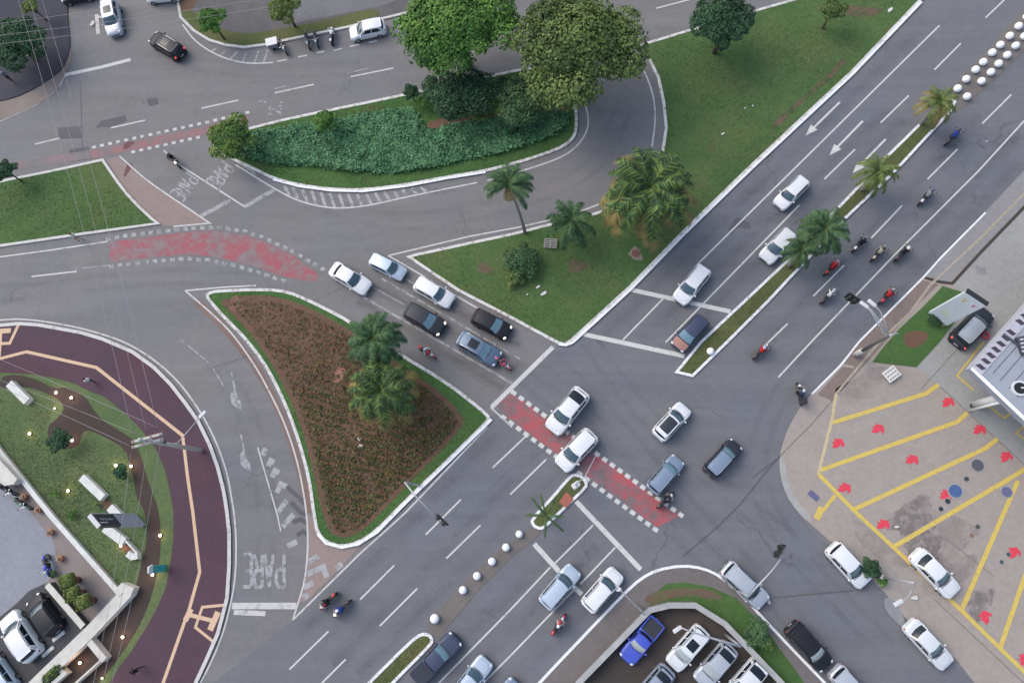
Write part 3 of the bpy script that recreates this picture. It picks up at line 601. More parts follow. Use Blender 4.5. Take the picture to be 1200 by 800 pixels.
# ================================================================== vegetation
RNG = np.random.default_rng(7)
def foliage(name, cs, nrm, size, mats, mi, parent=None, aspect=.6, up=.0, loc=None):
    """many small leaf faces; cs Nx3 centres, nrm Nx3 preferred normals"""
    cs = np.asarray(cs, float); n = len(cs)
    nn = nrm + RNG.normal(0, .45, (n, 3)); nn[:, 2] += up; nn /= np.linalg.norm(nn, axis=1)[:, None]+1e-9
    r = RNG.normal(0, 1, (n, 3)); a = np.cross(nn, r); a /= np.linalg.norm(a, axis=1)[:, None]+1e-9; b = np.cross(nn, a)
    s = (np.asarray(size)*RNG.uniform(.65, 1.35, n))[:, None]
    v = np.empty((n, 4, 3)); v[:, 0] = cs-a*s; v[:, 1] = cs-b*s*aspect+nn*s*.12; v[:, 2] = cs+a*s; v[:, 3] = cs+b*s*aspect+nn*s*.12
    me = bpy.data.meshes.new(name); me.vertices.add(n*4); me.vertices.foreach_set('co', v.reshape(-1))
    me.loops.add(n*4); me.loops.foreach_set('vertex_index', np.arange(n*4, dtype=np.int32))
    me.polygons.add(n); me.polygons.foreach_set('loop_start', np.arange(0, n*4, 4, dtype=np.int32))
    for m in mats: me.materials.append(m)
    me.polygons.foreach_set('material_index', np.asarray(mi, dtype=np.int32)); me.update(calc_edges=True)
    o = bpy.data.objects.new(name, me); COL.objects.link(o)
    if parent: o.parent = parent
    return o
def leafm(name, c):
    if name in MC: return MC[name]
    n = NM(name); n.fin(n.mix(n.noise(1.3, 4), c, k(c, .62)), .7, .18); MC[name] = n.m; return n.m
def L3(key, a, b, c): return [leafm(key+'_a', a), leafm(key+'_b', b), leafm(key+'_c', c)]
LEAF = {'bright': L3('leaf_bright', (0.078,0.187,0.036), (0.138,0.268,0.052), (0.048,0.122,0.029)),
 'olive': L3('leaf_olive', (0.119,0.175,0.050), (0.175,0.231,0.069), (0.069,0.110,0.034)),
 'dark': L3('leaf_dark', (0.040,0.100,0.048), (0.064,0.136,0.064), (0.025,0.061,0.029)),
 'lime': L3('leaf_lime', (.154,.209,.050), (.209,.264,.077), (.088,.132,.033)),
 'mixed': L3('leaf_mixed', (0.073,0.154,0.064), (0.128,0.209,0.073), (0.045,0.090,0.045)),
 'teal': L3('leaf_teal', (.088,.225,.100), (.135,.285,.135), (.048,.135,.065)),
 'yellowgreen': L3('leaf_yellowgreen', (.174,.261,.051), (.087,.174,.043), (.043,.102,.029)),
 'hedge': L3('leaf_hedge', (.187,.242,.066), (.264,.319,.099), (.110,.154,.044)),
 'palm': L3('leaf_palm', (.080,.165,.050), (.125,.215,.065), (.045,.105,.038)),
 'palmmix': L3('leaf_palmmix', (.048,.100,.034), (.120,.185,.045), (.024,.055,.024)),
 'palmdark': L3('leaf_palmdark', (.055,.120,.050), (.080,.155,.058), (.032,.078,.038)),
 'palmolive': L3('leaf_palmolive', (.123,.174,.051), (.189,.217,.072), (.080,.131,.041)),
 'palmbrown': L3('leaf_palmbrown', (.23,.19,.065), (.27,.21,.085), (.15,.13,.05))}
M['bark'] = plain('bark', (.12,.095,.07), .9, .2, var=.4, sc=3)
M['palmbark'] = plain('palm_bark', (.27,.25,.22), .9, .2, var=.35, sc=3)
def tree(name, px, py, rpx, h, leaf, n, size, label, cat='tree', group=None, lobes=14, flat=.62, seed=1, stretch=(1,1), rot=0, trunk=True):
    n = int(n*2.0); size *= .72
    rd = random.Random(seed); top = at(px, py, h*.72); R = rpx*.0775*(H-h*.72)/H*1.04
    root = empty(name, (top.x, top.y, .1)); tag(root, label, cat, group)
    lb = [((0,0,0), .62)]
    for i in range(lobes):
        a = i*2.399+rd.uniform(-.3,.3); q = math.sqrt((i+.6)/lobes)*.74*rd.uniform(.88,1.08)
        lb.append(((q*math.cos(a), q*math.sin(a), .30-q*.55+rd.uniform(-.12,.14)), rd.uniform(.19,.40)*(1.12-.25*q)))
    cs = []; nr = []; mi = []; ws = np.array([l[1]**2 for l in lb]); ws /= ws.sum(); cr, sr = math.cos(rot), math.sin(rot)
    tone = [rd.choice([0,0,1,2]) for _ in lb]
    for li, (c, r) in enumerate(lb):
        k_ = int(n*ws[li]); d = RNG.normal(0, 1, (k_, 3)); d[:, 2] = np.abs(d[:, 2])*1.0 - .35*RNG.random(k_)
        d /= np.linalg.norm(d, axis=1)[:, None]; rr = r*(.62+.42*RNG.random(k_)**.6+ .10*np.sin(d[:,0]*9+li)*np.cos(d[:,1]*8))
        p = np.array(c)+d*rr[:, None]; p = p*R; p[:, 2] *= flat
        x, y = p[:, 0]*stretch[0], p[:, 1]*stretch[1]; p[:, 0], p[:, 1] = x*cr-y*sr, x*sr+y*cr
        g = np.sin(p[:, 0]*9/R+seed+li)*np.sin(p[:, 1]*8/R+1.7*np.sin(p[:, 2]*7/R))+.35*RNG.normal(0, 1, k_) > -.55
        p = p[g]; d = d[g]; k_ = len(p); cs.append(p); nr.append(d)
        m = np.where(RNG.random(k_) < .62, tone[li], RNG.integers(0, 3, k_)); mi.append(m)
    cs = np.concatenate(cs); nr = np.concatenate(nr); mi = np.concatenate(mi); cs[:, 2] += h*.62
    cs[:, 2] = np.maximum(cs[:, 2], .12)
    foliage('crown', cs, nr, size, LEAF[leaf], mi, root, up=.5)
    if trunk:
        mb = MB(); tr = max(.05, R*.06)
        mb.tube([(0,0,-.1),(R*.02,0,h*.25),(-R*.02,R*.02,h*.5),(0,0,h*.66)], [tr*1.3,tr,tr*.8,tr*.4], 8)
        for i, (c, r) in enumerate(lb[1:9]):
            mb.tube([(0,0,h*.3),(c[0]*R*.5,c[1]*R*.5,h*.48),(c[0]*R*.95,c[1]*R*.95,h*.62+c[2]*R*flat)], [tr*.6,tr*.4,tr*.15], 5)
        mb.build('trunk', M['bark'], root, True)
    return root
tree('large_tree', 534, 16, 84, 11, 'bright', 17000, .24, 'large bright green spreading tree at the top beside the white hatchback', lobes=30, seed=3, stretch=(1.12,.92), rot=-.15)
tree('large_tree', 677, 42, 96, 12, 'olive', 19000, .23, 'largest crown, olive green, over the mouth of the slip lane', lobes=30, seed=5)
tree('round_tree', 851, 17, 46, 8, 'dark', 8000, .17, 'dark green round tree on the verge at the top centre right', lobes=18, seed=8)
tree('small_tree', 977, 8, 19, 4.5, 'olive', 2500, .13, 'small olive tree on the verge near the top of the avenue', lobes=9, seed=9)
tree('broadleaf_tree', 267, 158, 37, 5, 'yellowgreen', 5200, .15, 'yellow green tree at the left tip of the grass island', lobes=14, seed=12)
tree('small_tree', 379, 139, 19, 3.5, 'bright', 2000, .13, 'small bright tree on the upper edge of the grass island', lobes=9, seed=14)
tree('street_tree', 244, 20, 23, 5, 'bright', 3200, .14, 'bright green young tree on the corner of the upper block', lobes=11, seed=15)
tree('street_tree', 331, 5, 27, 5, 'lime', 3600, .14, 'pale lime tree beside the parked motorbikes at the top', lobes=12, seed=16)
tree('large_tree', 14, 46, 46, 5, 'dark', 6500, .18, 'dark tree on the bluish corner pavement top left', lobes=14, seed=17)
tree('small_tree', 33, 4, 15, 4, 'lime', 1500, .13, 'yellowish small tree above the dark corner tree', lobes=8, seed=18)
tree('small_tree', 2, 198, 18, 4, 'dark', 2000, .13, 'small green tree at the left edge of the grass block', lobes=9, seed=19)
tree('bushy_tree', 545, 108, 47, 5, 'dark', 8000, .17, 'dark wide bush under the bright large tree', lobes=18, seed=21, stretch=(1.25,.85))
tree('bushy_tree', 612, 112, 40, 4.5, 'mixed', 6500, .16, 'mid green bush tucked under the olive crown', lobes=16, seed=22, stretch=(1.15,.95))
tree('round_shrub', 481, 106, 14, 2.8, 'dark', 1500, .11, 'dark round shrub at the kerb left of the bushes', 'shrub', lobes=8, seed=23)
tree('round_shrub', 505, 96, 15, 2.8, 'dark', 1500, .11, 'dark shrub between the round shrub and the wide bush', 'shrub', lobes=8, seed=24)
tree('leafy_shrub', 497, 118, 10, 1.8, 'bright', 800, .10, 'small bright shrub in front of the dark round shrub', 'shrub', lobes=6, seed=25)
tree('leafy_shrub', 560, 133, 14, 1.8, 'olive', 1100, .10, 'olive shrub below the wide dark bush', 'shrub', lobes=7, seed=26)
tree('leafy_shrub', 605, 136, 22, 2.0, 'mixed', 1800, .12, 'mid green shrub at the lower edge of the bush group', 'shrub', lobes=9, seed=27)
tree('leafy_shrub', 612, 306, 27, 1.8, 'mixed', 3000, .13, 'leafy shrub round the foot of the tall thin palm', 'shrub', lobes=12, seed=28)
tree('leafy_shrub', 604, 324, 15, 1.0, 'olive', 1200, .11, 'pale olive shrub just below the palm foot', 'shrub', lobes=8, seed=29)
tree('round_shrub', 67, 515, 17, 2.6, 'dark', 2200, .11, 'dark round shrub on the garden lawn beside the mulch', 'shrub', lobes=9, seed=30)
tree('round_shrub', 140, 553, 11, 1.6, 'dark', 1000, .10, 'small dark shrub between two lit garden lamps', 'shrub', lobes=7, seed=31)
tree('leafy_shrub', 65, 578, 5, .8, 'bright', 300, .08, 'tiny green plant on the lawn by a lit lamp', 'shrub', lobes=5, seed=32)
tree('leafy_shrub', 84, 603, 7, .8, 'bright', 400, .08, 'small low plant on the lawn near the terrace wall', 'shrub', lobes=5, seed=33)
tree('leafy_shrub', 112, 591, 4, .8, 'hedge', 250, .07, 'tiny yellow green plant beside the white garden wall', 'shrub', lobes=5, seed=34)
tree('leafy_shrub', 62, 789, 17, 1.0, 'olive', 1400, .10, 'olive planting inside the low white planter at the bottom left', 'shrub', lobes=8, seed=35, stretch=(1.3,.5), rot=.8)
tree('leafy_shrub', 888, 742, 17, 1.6, 'mixed', 1500, .11, 'shrub on the verge outside the right car park wall', 'shrub', lobes=8, seed=36)
tree('leafy_shrub', 899, 754, 8, 1.3, 'yellowgreen', 600, .09, 'yellowish shrub touching the verge shrub by the right wall', 'shrub', lobes=6, seed=37)
tree('leafy_shrub', 1022, 665, 13, 1.6, 'dark', 1400, .10, 'dark shrub behind the white car at the forecourt edge', 'shrub', lobes=8, seed=38)
tree('leafy_shrub', 1035, 680, 7, 1.0, 'bright', 500, .08, 'small green plant at the foot of the forecourt lamp post', 'shrub', lobes=5, seed=39)
tree('leafy_shrub', 1095, 372, 11, 1.0, 'dark', 700, .09, 'dark shrub under the price sign', 'shrub', lobes=6, seed=40)
tree('leafy_shrub', 62, 672, 6, .8, 'mixed', 400, .08, 'low plant beside the blue motorbike', 'shrub', lobes=5, seed=41)

def palm(px, py, rpx, h, label, leaf='palm', nf=26, seed=1, lean=(0,0), old=None, name='palm_tree', droop=1.0, trunkr=.16, sparse=1.0, group=None, dead=0, gap=None):
    rd = random.Random(seed); T = at(px, py, h); R = rpx*.0775*(H-h)/H*1.05
    root = empty(name, (T.x-lean[0], T.y-lean[1], .1)); tag(root, label, 'palm', group)
    mb = MB(); pts = []; rs = []
    for i in range(9):
        t = i/8; pts.append((lean[0]*t**1.6, lean[1]*t**1.6, -.1+(h-.1)*t)); rs.append(trunkr*(1.35-.55*t))
    mb.tube(pts, rs, 9); mb.build('trunk', M['palmbark'], root, True)
    V = []; F = []; MI = []; stem = MB()
    def frond(az, el, L, mset, wdt):
        c, s = math.cos(az), math.sin(az); spine = []; x = 0.0; z = 0.0; N = 16; a = el
        for i in range(N+1):
            spine.append(Vector((lean[0]+c*x, lean[1]+s*x, h-.15+z))); st = L/N
            x += st*math.cos(a); z += st*math.sin(a); a -= droop*(.06+.11*i/N)
        stem.tube([spine[i] for i in range(0, N+1, 2)], [.035*(1-.85*i/N)+.006 for i in range(0, N+1, 2)], 4)
        for i in range(1, N*2):
            t = i/(N*2); p0 = spine[i//2].lerp(spine[min(i//2+1, N)], (i % 2)/2); tg = (spine[min(i//2+1, N)]-spine[i//2]).normalized()
            side = Vector((-s, c, 0)); ll = wdt*math.sin(math.pi*(.12+.86*t))**.7*rd.uniform(.8,1.1)
            for sg in (-1, 1):
                d = (side*sg*.85+tg*.6+Vector((0,0,rd.uniform(-.42,.12)))).normalized(); tip = p0+d*ll; wv = tg*max(.03, L*.022)
                b = len(V); V.extend([tuple(p0-wv), tuple(p0+wv), tuple(tip+Vector((0,0,-ll*.15)))]); F.append((b, b+1, b+2)); MI.append(mset[rd.randint(0, 2)])
    for i in range(nf):
        t = i/nf; az = i*2.399+rd.uniform(-.2,.2); el = 1.15-1.45*t**.8; m = [0,1,2]
        if gap is not None and abs((az-gap+math.pi) % (2*math.pi)-math.pi) < .75: continue
        if old and t > (.58 if nf > 48 else .62): m = [3,3,4]
        elif old and t > (.48 if nf > 48 else .45): m = [0,3,1]
        frond(az, el+(.12 if old and t > .62 else 0), R*rd.uniform(.88,1.15)*(.80+.42*t)*(1.08 if old and t > .62 else 1), m, R*rd.uniform(.20,.28)*sparse)
    for i in range(dead): frond(-2.3+.17*i, -.75, R*rd.uniform(.75,1.0), [5,5,5], R*.13)
    me = bpy.data.meshes.new('fronds'); me.from_pydata(V, [], F)
    mats = LEAF[leaf]+[LEAF['palmbrown'][0], LEAF['palmbrown'][1], leafm('dead_frond', (.48,.34,.17))]
    for m in mats: me.materials.append(m)
    me.polygons.foreach_set('material_index', MI); me.update(); o = bpy.data.objects.new('fronds', me); COL.objects.link(o); o.parent = root
    stem.build('frond_stems', leafm('frond_stem', (.12,.15,.05)), root)
    return root
palm(596, 216, 40, 8.5, 'tall thin curved palm with hanging dead fronds beside the slip lane', 'palmdark', 24, 2, lean=(-.9,1.0), dead=8, gap=-1.65, trunkr=.13)
palm(669, 258, 37, 4.5, 'small palm behind the wooden pallet on the big verge', 'palmdark', 20, 3)
palm(762, 220, 66, 7, 'huge bushy palm with yellow brown lower fronds on the big verge', 'palmmix', 50, 4, old=True, trunkr=.25)
palm(437, 396, 42, 6, 'upper dark palm of the pair on the flower bed island', 'palmdark', 30, 5)
palm(446, 458, 47, 5.5, 'lower lighter palm of the pair on the flower bed island', 'palmmix', 44, 6, old=True)
palm(1103, 118, 28, 4, 'yellowish palm at the top end of the long median', 'palmolive', 18, 7, old=True)
palm(1030, 200, 30, 4, 'second palm from the top end of the long median', 'palmolive', 18, 8)
palm(967, 268, 36, 5, 'larger dark palm in the middle of the long median', 'palmdark', 26, 9)
palm(940, 293, 26, 4, 'smaller palm touching the larger palm on the long median', 'palmdark', 20, 10)
palm(640, 604, 31, 3.0, 'sparse young palm on the short median by the cycle crossing', 'palmdark', 7, 11, sparse=.42)

# ground cover mass, flower bed plants, grass tufts
P_ = [(v.x, v.y) for v in ats(chaikin([(268,168),(282,161),(300,158),(345,152),(362,149),(407,141),(450,134),(480,129),(492,141),(500,157),(525,151),(575,142),(600,139),(640,136),(664,133),(667,140),(660,150),(648,160),(612,172),(572,183),(548,186),(526,192),(486,200),(460,203),(400,200),(362,193),(337,195),(300,187),(276,181)], True, 1))]
def heightpts(poly, n, hmax, sc):
    q = scatter(poly, n, RNG); x, y = q[:, 0], q[:, 1]
    hh = .5+.22*np.sin(x*sc+1.3*np.sin(y*sc*.7))*np.sin(y*sc*1.1+2*np.sin(x*sc*.5))+.20*np.sin(x*4.3+2*np.sin(y*3.1))*np.sin(y*4.9+1.5*np.sin(x*3.7))+.12*np.sin(x*.7+y*.9); ns = RNG.random(n)
    return np.column_stack([x, y, .16+hmax*hh*(.55+.45*ns)]), hh
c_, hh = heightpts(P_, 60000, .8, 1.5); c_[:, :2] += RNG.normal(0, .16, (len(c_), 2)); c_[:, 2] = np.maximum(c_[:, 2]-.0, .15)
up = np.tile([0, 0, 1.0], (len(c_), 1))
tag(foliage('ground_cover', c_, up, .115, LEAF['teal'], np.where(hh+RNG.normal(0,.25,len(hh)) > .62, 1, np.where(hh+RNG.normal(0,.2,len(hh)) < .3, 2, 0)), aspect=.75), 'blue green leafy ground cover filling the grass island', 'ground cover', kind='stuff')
mb = MB(); mb.poly(ats(chaikin([(497,150),(520,158),(560,156),(610,149),(645,141),(668,128),(660,120),(600,132),(540,138),(505,140)], True, 1), .138)); struct('soil_patch', mb, M['earth'], 'reddish soil strip between the bushes and the ground cover')
mb = MB(); BEDP = chaikin([(256,352),(280,347),(310,345),(345,353),(380,369),(420,393),(470,428),(515,458),(543,487),(541,500),(520,525),(480,565),(440,607),(422,624),(402,631),(386,624),(377,600),(369,560),(357,512),(341,468),(318,425),(292,388),(268,365)], True, 1)
mb.poly(ats(BEDP, .14)); struct('flower_bed', mb, M['earth'], 'brown earth of the large triangular flower bed')
BP = [(v.x, v.y) for v in ats(BEDP, .14)]
q = scatter(offset(BP if area(BP) > 0 else BP[::-1], .5), 62000, RNG); lowr = at(450,560); up1 = at(300,370)
t_ = np.clip(((q[:, 0]-up1.x)*(lowr.x-up1.x)+(q[:, 1]-up1.y)*(lowr.y-up1.y))/((lowr-up1).length_squared), 0, 1.2)
row = np.sin((q[:, 0]*.28+q[:, 1]*.96)*2*math.pi/.62+1.3*np.sin(q[:, 0]*.5)); cl = .6*np.sin(q[:,0]*1.7+2*np.sin(q[:,1]*1.1))*np.sin(q[:,1]*1.9+q[:,0]*.6)+.7*np.sin(q[:,0]*.55+1.9*np.sin(q[:,1]*.4))*np.sin(q[:,1]*.6+q[:,0]*.3)
keep = RNG.random(len(q)) < (.04+.62*t_**1.3)*(.5+.5*row)*np.clip(.75+.7*cl, .1, 1.6)+.05; q = q[keep]; t_ = t_[keep]
bedm = [leafm('bed_green', (.075,.105,.035)), leafm('bed_olive', (.14,.135,.045)), leafm('bed_rust', (.20,.095,.045)), leafm('bed_dark', (.045,.048,.024))]
mi = np.array([RNG.choice(4, p=[.33,.24,.22,.21]) if t > .5 else RNG.choice(4, p=[.24,.2,.36,.20]) for t in t_])
tag(foliage('flower_bed_plants', np.column_stack([q, .2+.14*RNG.random(len(q))]), np.tile([0,0,1.0], (len(q), 1)), .105, bedm, mi), 'rows of small green and rust bedding plants on brown earth', 'bedding plants', kind='stuff')
def tufts(polys, n, mats, label, size=.06, z=.125):
    A = np.array([abs(area(p)) for p in polys]); cs = []
    for p, a in zip(polys, A): cs.append(scatter(p, int(n*a/A.sum()), RNG))
    q = np.concatenate(cs); pat = np.sin(q[:,0]*.5+1.7*np.sin(q[:,1]*.31))+np.sin(q[:,1]*.47+1.3*np.sin(q[:,0]*.23)); 
    mi = np.where(pat+RNG.normal(0,.6,len(q)) > .9, 2, np.where(RNG.random(len(q)) < .5, 0, 1))
    keep = RNG.random(len(q)) < .55+.22*pat; q = q[keep]; mi = mi[keep]
    nr = RNG.normal(0, .8, (len(q), 3)); nr[:, 2] = .8
    tag(foliage('grass', np.column_stack([q, z+.05*RNG.random(len(q))]), nr, size, mats, mi, aspect=.45), label, 'grass', kind='stuff')
gm = [leafm('grass_a', (.048,.11,.030)), leafm('grass_b', (.074,.142,.042)), leafm('grass_c', (.135,.14,.058))]
tufts([lawn_big, lawn_left, lawn_pare], 60000, gm, 'uneven grass tufts on the lawns of the upper islands')
tufts([lawn_bed], 16000, gm[:2]+[gm[1]], 'grass tufts on the rim of the flower bed island')
gv = [leafm('grass_d', (.075,.095,.035)), leafm('grass_e', (.105,.125,.048)), leafm('grass_f', (.13,.11,.055))]
tufts([[(v.x, v.y) for v in ats(m)] for m in (MEDA, MEDB, MEDC)], 7000, gv, 'dry grass tufts on the avenue medians')
gg = [leafm('grass_g', (.055,.10,.042)), leafm('grass_h', (.09,.13,.055)), leafm('grass_i', (.13,.135,.06))]
GP = [(v.x, v.y) for v in ats([(0,458),(40,458),(66,470),(55,500),(60,527),(90,528),(105,506),(147,528),(158,568),(170,600),(168,650),(155,688),(140,686),(60,598),(0,522)])]
tufts([GP], 15000, gg, 'grass tufts on the corner garden lawn', .055, .10)

# ================================================================== vehicles
def paint(key, c, metal=.0, rough=.32):
    nm = 'car_paint_'+key
    if nm in MC: return MC[nm]
    n = NM(nm); n.fin(n.mix(n.mul(n.noise(1.2, 3), .35), c, k(c, .9)), rough, .25 if max(c) < .06 else .5); n.b.inputs['Metallic'].default_value = metal
    dk = max(c) < .12; n.b.inputs['Coat Weight'].default_value = .12 if dk else .5; n.b.inputs['Coat Roughness'].default_value = .15; n.b.inputs['Roughness'].default_value = .5 if dk else rough; MC[nm] = n.m; return n.m
PAINT = {'white': paint('white', (.64,.65,.66)), 'offwhite': paint('offwhite', (.58,.60,.61)), 'silver': paint('silver', (.40,.43,.47), .25), 'bluesilver': paint('bluesilver', (.42,.50,.58), .25),
 'grey': paint('grey', (.16,.17,.19), .3), 'bluegrey': paint('bluegrey', (.085,.135,.20), .3), 'black': paint('black', (.012,.013,.017)), 'darkblue': paint('darkblue', (.035,.048,.09), .2), 'navy': paint('navy', (.03,.045,.075)),
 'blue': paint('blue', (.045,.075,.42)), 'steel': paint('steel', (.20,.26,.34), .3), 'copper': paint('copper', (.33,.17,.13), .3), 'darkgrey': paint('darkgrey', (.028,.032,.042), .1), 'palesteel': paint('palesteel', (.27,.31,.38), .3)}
GLASS = plain('car_glass', (.030,.062,.080), .07, .8, var=0, coat=.5); GLASSD = plain('car_glass_dark', (.012,.017,.024), .12, .35, var=0); GLASSL = plain('car_glass_pale', (.10,.19,.23), .09, .9, var=0, coat=.6); GLASSP = plain('car_glass_bright', (.30,.33,.33), .12, .9, var=0, coat=.5)
DARKP = plain('black_plastic', (.02,.02,.022), .55, .4, var=0); RUB = plain('rubber', (.018,.018,.018), .85, .2, var=0)
RIM = plain('alloy_rim', (.35,.36,.37), .35, .5, metal=.8, var=0); LAMPC = plain('headlight_glass', (.55,.58,.60), .1, .8, var=0, coat=1)
LAMPON = plain('headlight_lit', (.9,.85,.75), .2, .6, var=0, emit=(1,.88,.68), es=.7); TAIL = plain('taillight_glass', (.20,.02,.02), .2, .6, var=0); TAILON = plain('taillight_lit', (.7,.03,.03), .2, .6, var=0, emit=(1,.06,.05), es=1.2)
CHROME = plain('rail_metal', (.55,.56,.58), .3, .5, metal=.7, var=0); PLATE = plain('plate_grey', (.45,.45,.45), .5, .4, var=0)
SPEC = {'hatch': dict(L=3.95,W=1.70,H=1.50,belt=.93,wb=1.05,wr=.30,rr=-1.50,rb=-1.84,hood=.93,nose=.70,tail=.93),
 'sedan': dict(L=4.45,W=1.73,H=1.47,belt=.93,wb=1.08,wr=.30,rr=-1.15,rb=-1.72,hood=.92,nose=.70,tail=.92),
 'suv': dict(L=4.45,W=1.82,H=1.66,belt=1.05,wb=1.20,wr=.48,rr=-1.70,rb=-2.05,hood=1.05,nose=.82,tail=1.05),
 'minivan': dict(L=4.35,W=1.72,H=1.58,belt=.98,wb=1.25,wr=.42,rr=-1.76,rb=-2.03,hood=.93,nose=.72,tail=.98),
 'pickup': dict(L=5.2,W=1.86,H=1.76,belt=1.12,wb=1.25,wr=.62,rr=-.62,rb=-.92,hood=1.08,nose=.88,tail=1.05),
 'smallpickup': dict(L=4.4,W=1.68,H=1.55,belt=1.0,wb=.92,wr=.32,rr=-.42,rb=-.70,hood=.94,nose=.74,tail=.98)}
def interp(x, pts):
    if x <= pts[0][0]: return pts[0][1]
    for (a, b), (c, d) in zip(pts, pts[1:]):
        if x <= c: t = (x-a)/(c-a); t = t*t*(3-2*t)*.4+t*.6; return b+(d-b)*t
    return pts[-1][1]
def car(px, py, fx, fy, kind, col, label, roof=None, rearglass=False, rails=None, sunroof=False, spoiler=False, lit=False, brake=False, hood=None, glass=None, scale=1.0, cover=False, glassroof=False, name=None, group=None, rearg=None, plates=True):
    S = SPEC[kind]; L, W, Ht = S['L'], S['W'], S['H']; hl, hw = L/2, W/2
    C = at(px, py, .8); Fp = at(fx, fy, .8); ang = math.atan2(Fp.y-C.y, Fp.x-C.x)
    root = empty(name or {'hatch':'parked_car','sedan':'sedan_car','suv':'suv_car','minivan':'minivan','pickup':'pickup_truck','smallpickup':'pickup_truck'}[kind] if name or kind != 'hatch' else 'hatchback_car', (C.x, C.y, 0), ang)
    root.scale = (scale,)*3
    tag(root, label, 'pickup truck' if 'pickup' in kind else 'car', group)
    body = PAINT[col]; G = glass or GLASS; pk = 'pickup' in kind
    hp = [(-hl, S['tail']-.06), (-hl+.25, S['tail']), (S['rb']-.05, S['tail']+.01), (S['rb']+.15, S['belt']), (S['wb']-.2, S['belt']), (S['wb']+.05, S['hood']), (hl-.35, S['nose']+.08), (hl, S['nose']-.04)]
    if not pk and S['rb'] < -hl+.35: hp = [(-hl, S['tail']-.04)]+[p for p in hp if p[0] > S['rb']]
    hgt = lambda x: interp(x, hp)
    def wid(x):
        t = abs(x)/hl; a = .26 if x > 0 else .15
        return hw*(1-a*max(0, (t-.70)/.30)**2.3)
    xs = [-hl, -hl+.03, -hl+.10, -hl+.22]+[-hl+.22+(L-.44)*i/22 for i in range(1, 22)]+[hl-.22, hl-.10, hl-.03, hl]
    rows = []
    for i, x in enumerate(xs):
        e = min(i, len(xs)-1-i); sh = [.86, .94, .985, 1][e] if e < 4 else 1; w_ = wid(x)*sh; h = hgt(x); zb = .20+[.16,.08,.02,0][e] if e < 4 else .20; h2 = h-[.14,.05,.012,0][e] if e < 4 else h
        # crease and wheel arch bulge
        wa = 1+.018*math.exp(-((abs(x)-L*.30)/.38)**2)
        prof = [(.88,zb),(.985,zb+.10),(1.0*wa,.45),(1.0*wa,.60),(.965,h2-.13),(.93,h2-.045),(.86,h2-.005),(.62,h2+.018),(.3,h2+.032),(0,h2+.036)]
        pr = [(w_*a, z) for a, z in prof]; rows.append([(x, y, z) for y, z in pr]+[(x, -y, z) for y, z in reversed(pr[:-1])])
    n = len(rows[0]); mb = MB(); vs = [p for r in rows for p in r]; fs = []
    bx0, bx1 = -hl+.14, S['rb']-.06
    for i in range(len(rows)-1):
        for j in range(n-1): fs.append((i*n+j, i*n+j+1, (i+1)*n+j+1, (i+1)*n+j))
        fs.append((i*n+n-1, i*n, (i+1)*n, (i+1)*n+n-1))
    fs += [tuple(range(n))[::-1], tuple((len(rows)-1)*n+j for j in range(n))]; mb.add(vs, fs)
    # cabin
    wb_, wr_ = hw*.91, hw*.775; xr0, xr1 = S['rr'], S['wr']; xm, hx = (xr0+xr1)/2, (xr1-xr0)/2
    zr = lambda x, y: Ht-.055*(y/wr_)**2-.05*((x-xm)/hx)**2 - (.02 if x < xm else 0)*((x-xm)/hx)**2
    fb = lambda y: S['wb']-.20*(y/wb_)**2; ft = lambda y: xr1-.10*(y/wr_)**2
    rb = lambda y: S['rb']+.14*(y/wb_)**2; rt = lambda y: xr0+.07*(y/wr_)**2
    def ws(u, v):
        s = 2*u-1; yb, yt = s*wb_, s*wr_; b = Vector((fb(yb), yb, hgt(S['wb'])-.02)); t = Vector((ft(yt), yt, zr(ft(yt), yt))); p = b.lerp(t, v); q = math.sin(math.pi*v)*.035; return (p.x+q, p.y, p.z+q)
    def rw(u, v):
        s = 2*u-1; yb, yt = s*wb_, s*wr_; b = Vector((rb(yb), yb, hgt(S['rb'])-.02)); t = Vector((rt(yt), yt, zr(rt(yt), yt))); p = b.lerp(t, v); q = math.sin(math.pi*v)*.03; return (p.x-q, p.y, p.z+q)
    def sd(sg):
        def f(u, v):
            b = Vector((rb(wb_)+(fb(wb_)-rb(wb_))*u, sg*wb_, S['belt']-.03)); xt = rt(wr_)+(ft(wr_)-rt(wr_))*u; t = Vector((xt, sg*wr_, zr(xt, wr_))); p = b.lerp(t, v); q = math.sin(math.pi*v)*.035*1; return (p.x, p.y+sg*q, p.z)
        return f
    def rf(u, v):
        y = (2*v-1)*wr_; a, b = rt(y), ft(y); x = a+(b-a)*u; return (x, y, zr(x, y))
    mb.grid(ws, 10, 6); mb.grid(rw, 10, 6, flip=True); mb.grid(sd(1), 10, 6, flip=True); mb.grid(sd(-1), 10, 6)
    mb.build('body', body, root, True)
    m2 = MB(); m2.grid(rf, 14, 10); m2.build('roof', PAINT[roof] if roof else body, root, True)
    def sub(f, u0, u1, v0, v1, off):
        def g(u, v):
            U, V_ = u0+(u1-u0)*u, v0+(v1-v0)*v; p = Vector(f(U, V_)); e = 1e-3
            a = Vector(f(U+e, V_))-p; b = Vector(f(U, V_+e))-p; nn = a.cross(b).normalized()
            if nn.dot(p-Vector((p.x*.8 if abs(p.x) < 1 else p.x*.5, 0, .8))) < 0: nn = -nn
            return tuple(p+nn*off)
        return g
    o = .012
    m2 = MB(); m2.grid(sub(ws, .055, .945, -.02, .93, o), 10, 6); m2.build('windshield', G, root, True)
    m2 = MB(); m2.grid(sub(rw, *((.04,.96,.10,1.0) if rearglass else (.08,.92,.14,.92)), o), 10, 6, flip=True); m2.build('rear_window', rearg or GLASSD, root, True)
